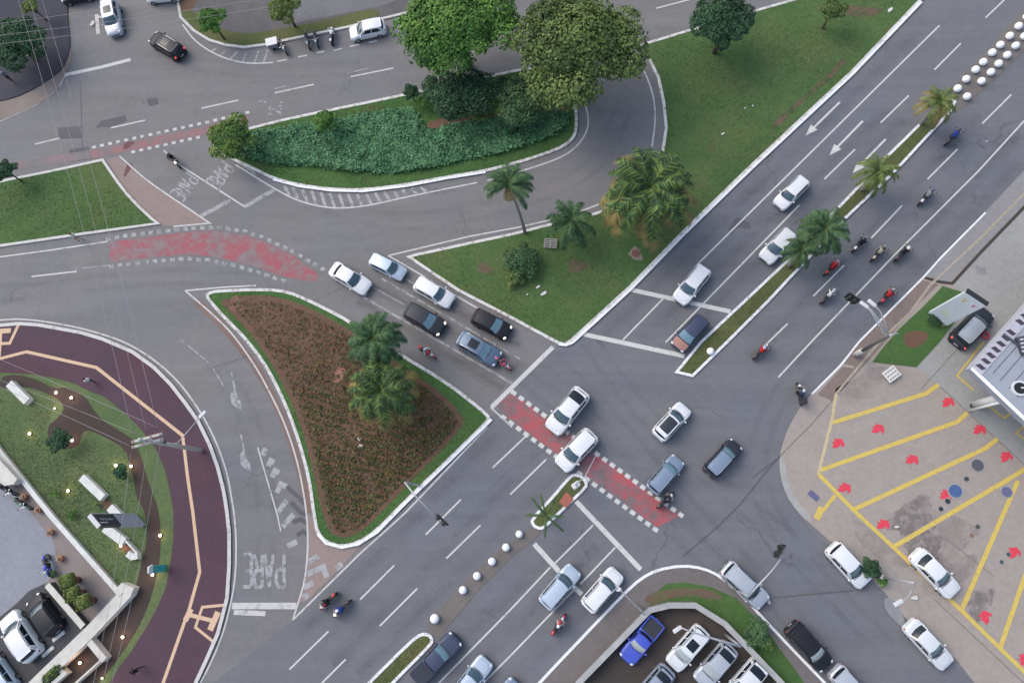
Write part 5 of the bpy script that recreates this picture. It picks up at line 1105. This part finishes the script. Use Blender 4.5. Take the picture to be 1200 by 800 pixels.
# car park floodlight
t = at(868, 757, 6.0); ro = empty('street_lamp', (t.x, t.y, 0)); tag(ro, 'lamp on a long thick arm above the white cars of the walled car park', 'street lamp')
arm(ro, [(t.x,t.y,0),(t.x,t.y,6.0)], [.12,.09], 'pole'); arm(ro, [t, at(840,749,6.2), at(810,740,6.3), at(794,733,6.3)], [.11,.09,.06,.04]); lamphead(ro, at(794,737,6.25), at(800,733,6.25))
# power pole
t = at(163, 514.5, 10.0); ro = empty('power_pole', (t.x, t.y, 0)); tag(ro, 'concrete power pole with two crossarms rising from the promenade', 'power pole')
arm(ro, [(t.x,t.y,0),(t.x,t.y,10.0)], [.22,.13], 'pole', CONC)
for (a, b, z) in (((155,518),(190,508),9.6),((155,524),(191,514),9.1)):
    mb = MB(); A, B = at(*a, z)-ro.location, at(*b, z)-ro.location; mb.ribbon([A, B], .14); 
    mb = MB(); d = B-A; mb.box(((A.x+B.x)/2, (A.y+B.y)/2, z), (d.length, .2, .16), rz=math.atan2(d.y, d.x)); mb.build('crossarm', CONC, ro)
    for k3 in range(4):
        q = A.lerp(B, .05+.3*k3); m2 = MB(); m2.cyl((q.x, q.y, z+.17), .06, .2, 8); m2.build('insulator', plain('insulator', (.35,.2,.15), .3), ro)
p = at(237, 485.5, 7.2); s = at(208, 519, 6.6); arm(ro, [Vector((t.x,t.y,6.2)), s, p], [.04,.035,.03], 'lamp_arm'); lamphead(ro, p, s)
mb = MB(); mb.cyl((.25,.1,7.0), .16, .5, 10); mb.build('junction_box', plain('box_dark', (.12,.12,.12), .6), ro)
def wire(px0, px1, z0, z1, label, sag=.5, r=.016, group='power lines'):
    a, b = at(*px0, z0), at(*px1, z1); mb = MB(); mb.tube([a.lerp(b, i/16)+Vector((0,0,-sag*4*(i/16)*(1-i/16))) for i in range(17)], r, 5)
    o = mb.build('power_line', plain('wire_grey', (.30,.28,.27), .6, .3, var=0), None, True); return tag(o, label, 'power line', group)
for a, b in (((9,-40),(155,507)),((22,-40),(171,504)),((37,-40),(185,501))): wire(a, b, 9.6, 9.7, 'thin power line running from the top left corner down to the crossarms', .8)
for a, b in (((153,531),(98,850)),((172,528),(107,850)),((188,518),(118,850))): wire(a, b, 9.3, 9.0, 'thin power line running from the pole down past the white garden wall', .6)
for a, b in (((-40,404),(185,501)),((-40,430),(160,508)),((-40,436),(152,522))): wire(a, b, 9.0, 9.5, 'thin power line running left from the pole over the garden', .4)
for a, b in (((-40,33),(330,-24)),((-40,46),(330,-5)),((-40,56),(330,6))): wire(a, b, 8.5, 8.5, 'thin power line crossing the side street at the top left', .3)

# ================================================================== balls, posts, small things
def ball(px, py, lb, gr, r=.30):
    c = at(px, py, r*.8); mb = MB(); mb.ell((0,0,r*.85), (r,r,r), 20, 12); o = mb.build('bollard', plain('white_ball_paint', (.85,.85,.85), .6, .3, var=.05), None, True); o.location = (c.x, c.y, 0.02); return tag(o, lb, 'bollard', gr)
for px, py in [(1193.5,31),(1183,42.5),(1172,53),(1162.5,62),(1152,73),(1143,82),(1132,93),(1122,104),(1190,54),(1180,65),(1170,75),(1161,85),(1150,95.5),(1133,113.5),(1203,20),(1200,43)]:
    ball(px, py, 'white concrete ball in the double row above the long median', 'balls of the upper median', .36)
for px, py in [(593,641),(576.5,657.5),(559,674.5),(542.5,691)]: ball(px, py, 'white concrete ball in the row of four on the bare lower median strip', 'balls of the lower median', .34)
ball(509.5, 724.5, 'white concrete ball at the grassy tip of the lower median', None, .40); ball(608.5, 625.5, 'white concrete ball just below the short median', None, .32); ball(832.5, 411.5, 'white concrete ball on the lower tip of the long median', None, .34)
mb = MB(); mb.prism([v[:2] for v in ats([(655,588),(664,576),(672,585),(663,595)])], .1, .22); o = mb.build('red_platform', plain('red_tiles', (.33,.11,.07), .8)); tag(o, 'square red tiled patch on the short median', 'platform')
c = at(645,285.5,.3); ro = empty('wooden_pallet', (c.x, c.y, .14), math.radians(-4)); tag(ro, 'weathered slatted wooden pallet on the grass beside a small palm', 'pallet')
PW = plain('weathered_wood', (.36,.34,.31), .85, .2, var=.3)
mb = MB(); [mb.box((0,-.42+.21*i,.30), (1.25,.11,.03)) for i in range(5)]; mb.build('slats', PW, ro); mb = MB(); [mb.box((x,0,.23), (.10,.95,.09)) for x in (-.57,0,.57)]; mb.build('bearers', PW, ro)
c = at(649,285,.3); 
mb = MB(); mb.cyl((0,0,.0), .42, .05, 7); o = mb.build('manhole_cover', plain('red_lid', (.20,.10,.09), .8, .2, var=.3)); q = at(745,297.5); o.location = (q.x,q.y,.15); tag(o, 'round reddish lid in a pale ring on the big verge', 'manhole cover')
mb = MB(); mb.poly(blob(745,297.5,.62,.62,.137,0,33)); struct('soil_patch', mb, plain('pale_ring', (.25,.2,.16), .9), 'pale ring of soil on the big verge')
mb = MB(); mb.poly(blob(676,312,.9,.7,.136,.6,34)); mb.poly(blob(568,314,.6,.7,.136,.6,35)); mb.poly(blob(1003,13,2.2,.7,.1365,-.1,36)); struct('soil_patch', mb, worn('sparse_soil', (.13,.085,.055), (.06,.09,.03), .47, 1.5), 'bare worn spots in the big verge')
mb = MB(); mb.ribbon(ats([(905,150),(935,122),(970,92),(990,70)], .1362), .5); struct('soil_patch', mb, worn('trodden_soil', (.13,.085,.055), (.06,.085,.03), .5, 1.0), 'worn trail on the big verge along the avenue')
mb = MB(); mb.poly(blob(398,438,.55,.72,.17,-.4,37)); struct('soil_patch', mb, plain('terracotta_soil', (.30,.15,.10), .9), 'pale reddish bare spot in the flower bed')
mb = MB(); mb.poly(blob(277,357,.9,.7,.155,-.1,38)); struct('soil_patch', mb, plain('bare_bed', (.17,.095,.06), .9), 'bare corner of the flower bed')
rd = random.Random(4)
for px, py, s, lb in [(631,336,.3,'white scrap on the lawn below the leafy shrub'),(637,344,.35,'longer white scrap on the lawn, right of the other two'),(618,345,.14,'tiny white scrap on the lawn, left of the other two'),(1043,12,.45,'white sheet on the verge near the top of the avenue'),(972,33,.35,'pale stone below the small olive tree'),(847,157,.22,'white scrap lying in the middle of the big verge'),(873,127,.14,'white speck on the big verge, left of its pair'),(882,124,.14,'white speck on the big verge, right of its pair'),(1157,165,.13,'white speck in the right lanes of the avenue'),(32,64,.4,'white crumpled bag on the dark corner pavement'),(901,704,.32,'white plastic bag in front of the silver SUV'),(1072,700,.4,'pale rag on the forecourt below the lamp joint'),(1051,617,.22,'white scrap beside the oil stain'),(108,27,.5,'pale rubble in the top left side street'),(421.5,515,.34,'pale grey stone in the flower bed, upper of two')]:
    c = at(px, py, .15); mb = MB(); n_ = 7; pts = [(s*rd.uniform(.6,1.1)*math.cos(j*6.283/n_), s*.5*rd.uniform(.6,1.1)*math.sin(j*6.283/n_)) for j in range(n_)]
    mb.prism(pts, 0, .05+s*.12, bottom=True); o = mb.build('litter' if 'stone' not in lb else 'stone', plain('scrap_white', (.55,.54,.51), .7)); o.location = (c.x, c.y, .14 if 'lawn' in lb or 'verge' in lb or 'pavement' in lb or 'bed' in lb else .085 if px > 1040 and py > 600 else .02); o.rotation_euler.z = rd.uniform(0,3); tag(o, lb, 'litter' if 'stone' not in lb else 'stone')
c = at(422.5,522.5,.2); mb = MB(); mb.prism([(-.22,-.12),(.2,-.16),(.24,.1),(-.1,.18)], 0, .14, bottom=True); o = mb.build('stone', plain('pinkish_stone', (.45,.38,.36), .8)); o.location = (c.x,c.y,.16); tag(o, 'small pinkish stone in the flower bed, lower of two', 'stone')
c = at(105,33,.1); mb = MB(); mb.ribbon(ats([(113,17),(115,40)], .02), .42); mb.ribbon(ats([(111,20),(119,20)], .024), .3); struct('lane_markings', mb, M['line'], 'short stubby mark in the top left side street')

# ================================================================== corner plot walls
WALL = plain('cream_render', (.56,.54,.48), .8, .2, var=.15, sc=1.5); WALLW = plain('white_coping', (.60,.61,.57), .8, .2, var=.15, sc=1.5)
def wall(name, pts, wd, z0, z1, mat, label, cat='wall', z=None, cap=None):
    """wall following pixel points taken at its top"""
    P = ats(pts, z1); mb = MB(); L = MB(); L.ribbon(P, wd, z1); n2 = len(P); ring = [L.v[i][:2] for i in range(n2)]+[L.v[i][:2] for i in reversed(range(n2, 2*n2))]
    if not cap:
        mb.prism(ring, z0, z1, bottom=True); o = mb.build(name, mat); return tag(o, label, cat)
    ro = empty(name, (P[0].x, P[0].y, 0)); tag(ro, label, cat); off = ro.location
    sh = lambda r: [(x-off.x, y-off.y) for x, y in r]
    mb.prism(sh(ring), z0, z1-.08, bottom=True); mb.build('wall_body', cap, ro)
    L = MB(); L.ribbon(P, wd+.06, z1); ring2 = [L.v[i][:2] for i in range(n2)]+[L.v[i][:2] for i in reversed(range(n2, 2*n2))]
    mb = MB(); mb.prism(sh(ring2), z1-.08, z1, bottom=True); mb.build('coping', mat, ro); return ro
wall('boundary_wall', [(-25,495),(0,530),(60,605),(137,692)], .38, .1, .55, WALLW, 'long pale wall between terrace and garden lawn', cap=WALL)
wall('boundary_wall', [(150,692),(101,744),(60,783),(22,820)], 1.05, .1, .95, WALL, 'broad cream topped wall between car park and mulch bed', cap=WALLW)
wall('wall_pier', [(136,696),(143,688),(155,693)], .7, .1, 1.0, WALL, 'angled cream pier at the head of the broad wall')
wall('parking_wall', [(55,685),(97,734)], .48, .12, .9, WALL, 'narrow cream wall beside the black car', cap=plain('dark_render', (.05,.05,.05), .8))  # wall body coloured near black, only the coping is cream
wall('garden_kerb', [(103,750),(122,773)], .55, .1, .9, WALL, 'short cream wall stub below the broad wall')
wall('garden_kerb', [(118,773),(85,803),(60,825)], .16, .1, .8, WALL, 'thin cream edging along the mulch bed')
wall('garden_kerb', [(69,784),(75,789),(61,801)], .36, .1, .8, WALL, 'bent cream planter edge at the bottom left')
mb = MB(); mb.prism([v[:2] for v in ats([(-30,512),(0,539),(20,561),(16,567),(5,569),(0,565),(-30,545)], 1.2)], .1, 1.2, bottom=True); o = mb.build('flat_roof_kiosk', WALL); tag(o, 'cream flat roofed corner of a small building at the left edge', 'building')
wall('garden_wall', [(10,449),(31,470)], .75, .1, .75, WALLW, 'pale slab wall standing alone on the garden lawn')
wall('garden_wall', [(95,559),(120,583)], .72, .1, .7, WALLW, 'upper pale section of the garden wall, above the sign')
wall('garden_wall', [(128,594),(139,605)], .72, .1, .7, WALLW, 'short pale section of the garden wall behind the sign')
wall('garden_wall', [(122,618),(145,635)], .76, .1, .7, WALLW, 'pale section of the garden wall just below the sign')
wall('garden_wall', [(143,629),(161,649)], .15, .1, .66, WALLW, 'thin strip joining the ends of the garden wall')
wall('garden_wall', [(149,648),(154,652),(161,651)], .55, .1, .72, WALLW, 'rounded lower end block of the garden wall')
mb = MB()
for q in [[(116,586),(123,580),(132,591),(124,598)],[(141,640),(148,634),(156,645),(149,651)]]: mb.poly(ats(q, .125))
struct('mulch_bed', mb, M['earth'], 'small brown beds between the garden wall sections')
# tall sign totem
A, B = at(135,604,.3), at(141,613,.3)
s0 = at(161,604,.0); s1 = at(173,617.5,.0); b0, b1 = at(159,604.5,.1), at(168,615,.1)
mid = (b0+b1)/2; d = (b1-b0); ro = empty('sign_totem', (mid.x, mid.y, .1), math.atan2(d.y, d.x)); tag(ro, 'tall grey sign totem with black upper panel crossing the garden wall', 'sign')
Wd = 1.35
mb = MB(); mb.box((0,0,1.75), (Wd,.34,3.5), bev=.02); mb.build('lower_panel', plain('sign_grey', (.34,.36,.42), .4, .4), ro)
mb = MB(); mb.box((0,0,4.9), (Wd,.34,2.8), bev=.02); mb.build('upper_panel', plain('sign_black', (.03,.035,.055), .35, .5, var=0), ro)
mb = MB(); mb.box((0,0,6.36), (Wd+.05,.38,.12)); mb.box((-Wd/2-.03,0,3.2), (.08,.38,6.3)); mb.build('frame', plain('sign_frame', (.50,.50,.50), .4, .4), ro)
mb = MB(); x0 = -.05
for i, g in enumerate(['I','H','I','T','I','H','S']):     # illegible small lettering stays as plain strokes
    z_ = 4.1+.25*i
    mb.box((x0,.175,z_), (.20,.012,.05)); 
    if g in 'HS': mb.box((x0-.09,.175,z_+.06), (.05,.012,.13))
    if g in 'HT': mb.box((x0+.09,.175,z_+.06), (.05,.012,.13))
for sg in (1,-1):
    m2 = MB(); m2.v = [(v[0], v[1]*sg, v[2]) for v in mb.v]; m2.f = mb.f if sg > 0 else [f[::-1] for f in mb.f]; m2.m = mb.m; m2.build('lettering', plain('sign_letter', (.5,.5,.5), .5, var=0), ro)
m2 = MB(); m2.box((.35,.18,5.6), (.10,.015,1.0)); m2.box((.35,-.18,5.6), (.10,.015,1.0)); m2.build('white_bar', plain('sign_bar', (.6,.6,.6), .5, var=0), ro)
# teal banner
b = at(193,665,.1); ro = empty('banner_sign', (b.x,b.y,.1), .1); tag(ro, 'slim teal upright panel with white top at the edge of the mulch bed', 'sign')
mb = MB(); mb.box((0,0,1.0), (.2,.62,2.0), bev=.03); mb.build('panel', plain('teal_panel', (.05,.38,.38), .4), ro); mb = MB(); mb.box((0,0,2.3), (.25,.8,.55), bev=.05, taper=.7); mb.build('cap', plain('panel_white', (.62,.64,.62), .5), ro)
# garden lamps (lit)
for i, (px, py) in enumerate([(66,460),(84,466),(64.5,478.5),(35,508),(85,516),(136,545),(154,546),(80,575),(142,639),(188,627),(179,673),(144,746),(94,776),(120,794)]):
    c = at(px, py, .3); ro = empty('garden_lamp', (c.x,c.y,.1)); tag(ro, 'small lit garden spotlight glowing warm in the corner garden', 'garden lamp', 'lit garden lamps')
    s_ = .62 if i in (2,13) else 1.0
    mb = MB(); mb.cyl((0,0,.12), .10*s_, .22, 10); mb.build('housing', plain('lamp_bronze', (.10,.06,.04), .5), ro)
    mb = MB(); mb.ell((0,0,.25), (.13*s_,.13*s_,.07), 12, 5); mb.build('lens', plain('lit_lens', (1,.9,.75), .4, emit=(1,.80,.58), es=5.0, var=0), ro, True)
    pl = bpy.data.lights.new('lamp_glow', 'POINT'); pl.energy = 14*s_; pl.color = (1,.55,.32); pl.shadow_soft_size = .12; lo = bpy.data.objects.new('lamp_glow', pl); COL.objects.link(lo); lo.parent = ro; lo.location = (0,0,.55)
# terrace pots and topiary
for i, (px, py) in enumerate([(28,582),(45,597),(59,623.5),(70.5,654)]):
    c = at(px, py, .4); ro = empty('flower_pot', (c.x,c.y,.13)); tag(ro, ['terracotta pot with pale plant, topmost of the four on the terrace','terracotta pot, second from the top on the terrace','terracotta pot, third from the top on the terrace','terracotta pot nearest the blue motorbike on the terrace'][i], 'flower pot', 'terracotta pots on the terrace')
    mb = MB(); mb.cyl((0,0,.22), .24, .44, 14, r2=.32); mb.build('pot', plain('terracotta', (.36,.15,.08), .8), ro); q = RNG.normal(0,.10,(60,3)); q[:,2] = .5+np.abs(q[:,2]); foliage('plant', q, np.tile([0,0,1.0],(60,1)), .07, [leafm('pale_plant', (.35,.30,.22))]*1, np.zeros(60), ro)
for i, (px, py) in enumerate([(76.5,681),(82.5,696.5),(95,705.5)]):
    c = at(px, py, 1.9); ro = empty('potted_topiary', (c.x,c.y,.13)); tag(ro, ['square yellow green topiary in a brown pot, uppermost of three','square yellow green topiary in a brown pot, middle of three','square yellow green topiary in a brown pot, lowest of three'][i], 'potted plant', 'topiaries in brown pots')
    mb = MB(); mb.cyl((0,0,.55), .28, 1.1, 8, r2=.46); mb.build('pot', plain('brown_pot', (.13,.055,.04), .7), ro, True)
    q = RNG.uniform(-1,1,(1500,3)); mx = np.abs(q).max(1)[:,None]; q = q/mx*(.9+.1*RNG.random((1500,1))); nr = q.copy(); q = q*np.array([.56,.56,.42]); q[:,2] += 1.5
    a = math.radians(25); x, y = q[:,0].copy(), q[:,1].copy(); q[:,0], q[:,1] = x*math.cos(a)-y*math.sin(a), x*math.sin(a)+y*math.cos(a)
    foliage('crown', q, nr, .085, LEAF['hedge'], RNG.choice(3, 1500, p=[.4,.45,.15]), ro)
for px, py, lb in [(69,745,'white wheel stop behind the black car'),(56.5,763,'white wheel stop behind the white car')]:
    c = at(px, py, .15); mb = MB(); mb.box((0,0,.07), (1.25,.34,.14), bev=.04); o = mb.build('wheel_stop', WALLW); o.location = (c.x,c.y,.12); o.rotation_euler.z = math.radians(40); tag(o, lb, 'wheel stop')
# car park wall at the bottom
wall('car_park_wall', [(655,828),(679,799),(755,721),(762,714.5),(785,709),(815,709),(850,731),(876,758),(900,783),(918,802),(940,828)], .40, .1, 1.2, plain('dull_coping', (.36,.36,.35), .8, .2, var=.2, sc=1.5), 'pale coped wall bending round the bottom car park', cap=plain('dirty_render', (.20,.18,.16), .9, .2, var=.4))

# ================================================================== filling station canopy and signs
zt, zb_ = 5.7, 4.8; CP = [v[:2] for v in ats([(1138,431),(1208,352),(1330,215),(1420,420),(1280,570),(1210,500)], zt)]
CPx = sum(p[0] for p in CP)/6; CPy = sum(p[1] for p in CP)/6; loc = [(x-CPx, y-CPy) for x, y in CP]
ro = empty('canopy', (CPx, CPy, 0)); tag(ro, 'large grey filling station canopy with white edge strip at the right edge', 'canopy')
ROOF = concrete('canopy_sheet', (.30,.32,.355), (.25,.27,.31), .1); mb = MB(); mb.prism(loc, zb_, zt, bottom=True); mb.build('roof', ROOF, ro)
mb = MB()
for f in (.12,.24,.36,.5,.64,.78,.9):
    a = Vector(loc[0]).lerp(Vector(loc[5]), f); b = Vector(loc[1]).lerp(Vector(loc[5])+(Vector(loc[1])-Vector(loc[0])), f); a2 = a.lerp(b, .12)
    mb.ribbon([(a2.x,a2.y,zt+.012),(b.x,b.y,zt+.012)], .07)
mb.build('roof_seams', plain('seam_dark', (.10,.11,.14), .6), ro)
mb = MB(); a, b = Vector(loc[0]), Vector(loc[5]); mb.ribbon([(a.x,a.y,zt+.05),(b.x,b.y,zt+.05)], .30); mb.ribbon([(a.x,a.y,zt+.1),(b.x,b.y,zt+.1)], .14); mb.build('white_edge', plain('edge_white', (.85,.85,.86), .5, var=.1), ro)
mb = MB(); a, b = Vector(loc[0]), Vector(loc[1]); mb.ribbon([(a.x,a.y,zt+.02),(b.x,b.y,zt+.02)], .5); d = (b-a).normalized(); nrm = Vector((-d.y, d.x)); n2 = (b-a).length
inn = nrm if (Vector((0,0))-a).dot(nrm) > 0 else -nrm
mb = MB(); mb.add([(a.x-inn.x*.03,a.y-inn.y*.03,zb_-.05),(b.x-inn.x*.03,b.y-inn.y*.03,zb_-.05),(b.x,b.y,zt+.06),(a.x,a.y,zt+.06)], [(0,1,2,3)]); mb.ribbon([(a.x+inn.x*.45,a.y+inn.y*.45,zt+.06),(b.x+inn.x*.45,b.y+inn.y*.45,zt+.06)], .96); mb.add([(a.x-inn.x*.03,a.y-inn.y*.03,zb_-.05),(b.x-inn.x*.03,b.y-inn.y*.03,zb_-.05),(b.x,b.y,zt+.05),(a.x,a.y,zt+.05)], [(3,2,1,0)]); mb.build('fascia', plain('fascia_pale', (.42,.42,.46), .5), ro)
mb = MB(); i = 0; s_ = .55
while s_ < n2 and i < 40:
    c = a+d*s_+inn*.45; w2 = .17; mb.add([(c.x-d.x*w2-inn.x*.38, c.y-d.y*w2-inn.y*.38, zt+.09),(c.x+d.x*w2-inn.x*.20, c.y+d.y*w2-inn.y*.20, zt+.09),(c.x+d.x*w2+inn.x*.40, c.y+d.y*w2+inn.y*.40, zt+.09),(c.x-d.x*w2+inn.x*.22, c.y-d.y*w2+inn.y*.22, zt+.09)], [(0,1,2,3)]); s_ += .66 if i != 6 else 1.2; i += 1
mb.build('fascia_slots', plain('slot_dark', (.05,.035,.05), .6), ro)
c = at(1194, 455, zt); q = (c.x-CPx, c.y-CPy); mb = MB(); mb.cyl((q[0],q[1],zt+.08), .62, .16, 24); f_ = mb.build('exhaust_hood', plain('hood_white', (.58,.60,.62), .5), ro); mb = MB(); mb.cyl((q[0],q[1],zt+.17), .46, .03, 24); mb.build('opening', plain('hole_black', (.012,.012,.014), .9, var=0), f_); mb = MB(); mb.box((q[0]+.35,q[1]+.02,zt+.22), (.6,.12,.08)); mb.build('duct', LH, f_)
c = at(1199, 405, zt+.2); mb = MB(); mb.box((c.x-CPx, c.y-CPy, zt+.25), (.7,1.5,.45), rz=.2, bev=.04); u_ = mb.build('roof_unit', plain('unit_dark', (.05,.05,.07), .6), ro)
mb = MB(); [mb.box((c.x-CPx-.2, c.y-CPy-.5+.32*j, zt+.49), (.28,.12,.02), rz=.2) for j in range(4)]; mb.build('vent', LH, u_)
mb = MB(); e1, e2 = at(1176,391,zt+.15), at(1200,409,zt+.15); mb.tube([(e1.x-CPx,e1.y-CPy,zt+.12),(e2.x-CPx,e2.y-CPy,zt+.12)], .10, 8); mb.build('gutter_pipe', plain('pipe_dark', (.06,.07,.09), .5), ro)
for (px, py, r, nm) in ((1146,473,.34,'column'),(1139,480,.11,'column')):
    c = at(px, py, .6); mb = MB(); mb.cyl((c.x-CPx, c.y-CPy, 2.45), r, 4.75, 16); mb.build(nm, plain('column_white', (.62,.63,.62), .5, var=.05), ro, True)
c = at(1141,475,.2); mb = MB(); mb.box((0,0,.12), (.5,.32,.24), bev=.05); o = mb.build('bin', DARKP); o.location = (c.x,c.y,.08); tag(o, 'small dark bin at the foot of the white canopy column', 'bin')
c = at(1154,388,.3); mb = MB()
for j in range(10):
    a0 = j*.628; mb.tube([(.30*math.cos(a0),.30*math.sin(a0),.05),(.30*math.cos(a0+.63),.30*math.sin(a0+.63),.05)], .10, 6)
c = at(1156,392.5,.3); ro2 = tag(mb.build('hose_coil', plain('coil_red', (.55,.06,.12), .5), None, True), 'coiled pinkish red hose at the canopy edge', 'hose'); ro2.location = (c.x,c.y,.10)
# price sign
b0, b1 = at(1088.5,365.5,.6), at(1110.5,380.5,.6); t0 = at(1138.5,339,6.9); mid = (b0+b1)/2; d = b1-b0
ro = empty('price_sign', (mid.x,mid.y,0), math.atan2(d.y,d.x)); tag(ro, 'tall pale blue grey sign panel with yellow and red marks beside the dark car', 'sign'); Wd = d.length
mb = MB(); mb.box((0,0,3.75), (Wd,.32,6.1), bev=.03); mb.build('panel', plain('sign_blue_grey', (.62,.67,.70), .4, .5), ro)
mb = MB(); mb.box((-Wd*.18,0,.4), (.22,.26,.9)); mb.box((Wd*.42,0,.4), (.16,.26,.9)); mb.build('leg', plain('leg_beige', (.32,.28,.2), .6), ro)
mb = MB(); mb.box((0,0,6.86), (Wd+.04,.36,.12)); mb.build('top_cap', DARKP, ro)
def face(name, boxes, mat):
    for sg in (1,-1):
        m2 = MB()
        for (x, z, w2, h2) in boxes: m2.box((x*1, sg*.168, z), (w2,.012,h2))
        m2.build(name, mat, ro)
face('white_mark', [(0.1,2.15,.16,.42),(.32,2.2,.10,.5),(.5,2.1,.12,.36),(.66,2.2,.07,.44),(.0,1.95,.25,.08)], plain('mark_white', (.62,.62,.62), .5, var=0))
face('yellow_mark', [(-.25,2.3,.5,.12),(-.33,2.5,.42,.08),(-.18,2.1,.5,.1)], plain('mark_yellow', (.55,.58,.25), .5, var=0))
face('lettering', [(-.35,5.45,.34,.10),(-.35,5.7,.12,.4),(-.2,5.95,.12,.2),(-.5,5.95,.12,.2)], plain('mark_gold', (.55,.42,.15), .5, var=0))
face('red_mark', [(.42,5.7,.10,.5),(.56,5.85,.18,.1),(.50,5.6,.12,.1)], plain('mark_red', (.55,.12,.18), .5, var=0))
# slatted white cover
c = at(1045,438,.4); ro = empty('slatted_board', (c.x,c.y,.07), math.radians(36)); tag(ro, 'white slatted square board standing below the small grass triangle', 'board')
mb = MB(); mb.box((0,0,.3), (1.3,1.1,.08), bev=.02); mb.build('board', plain('board_white', (.62,.61,.56), .6), ro); mb = MB()
for i in range(3):
    for j in range(4): mb.box((-.40+.27*j,-.32+.32*i,.345), (.20,.09,.012))
mb.build('slots', plain('slot_grey', (.15,.14,.13), .8), ro)
mb = MB(); [mb.box((x,y,.13), (.08,.08,.26)) for x in (-.5,.5) for y in (-.4,.4)]; mb.build('feet', DARKP, ro)
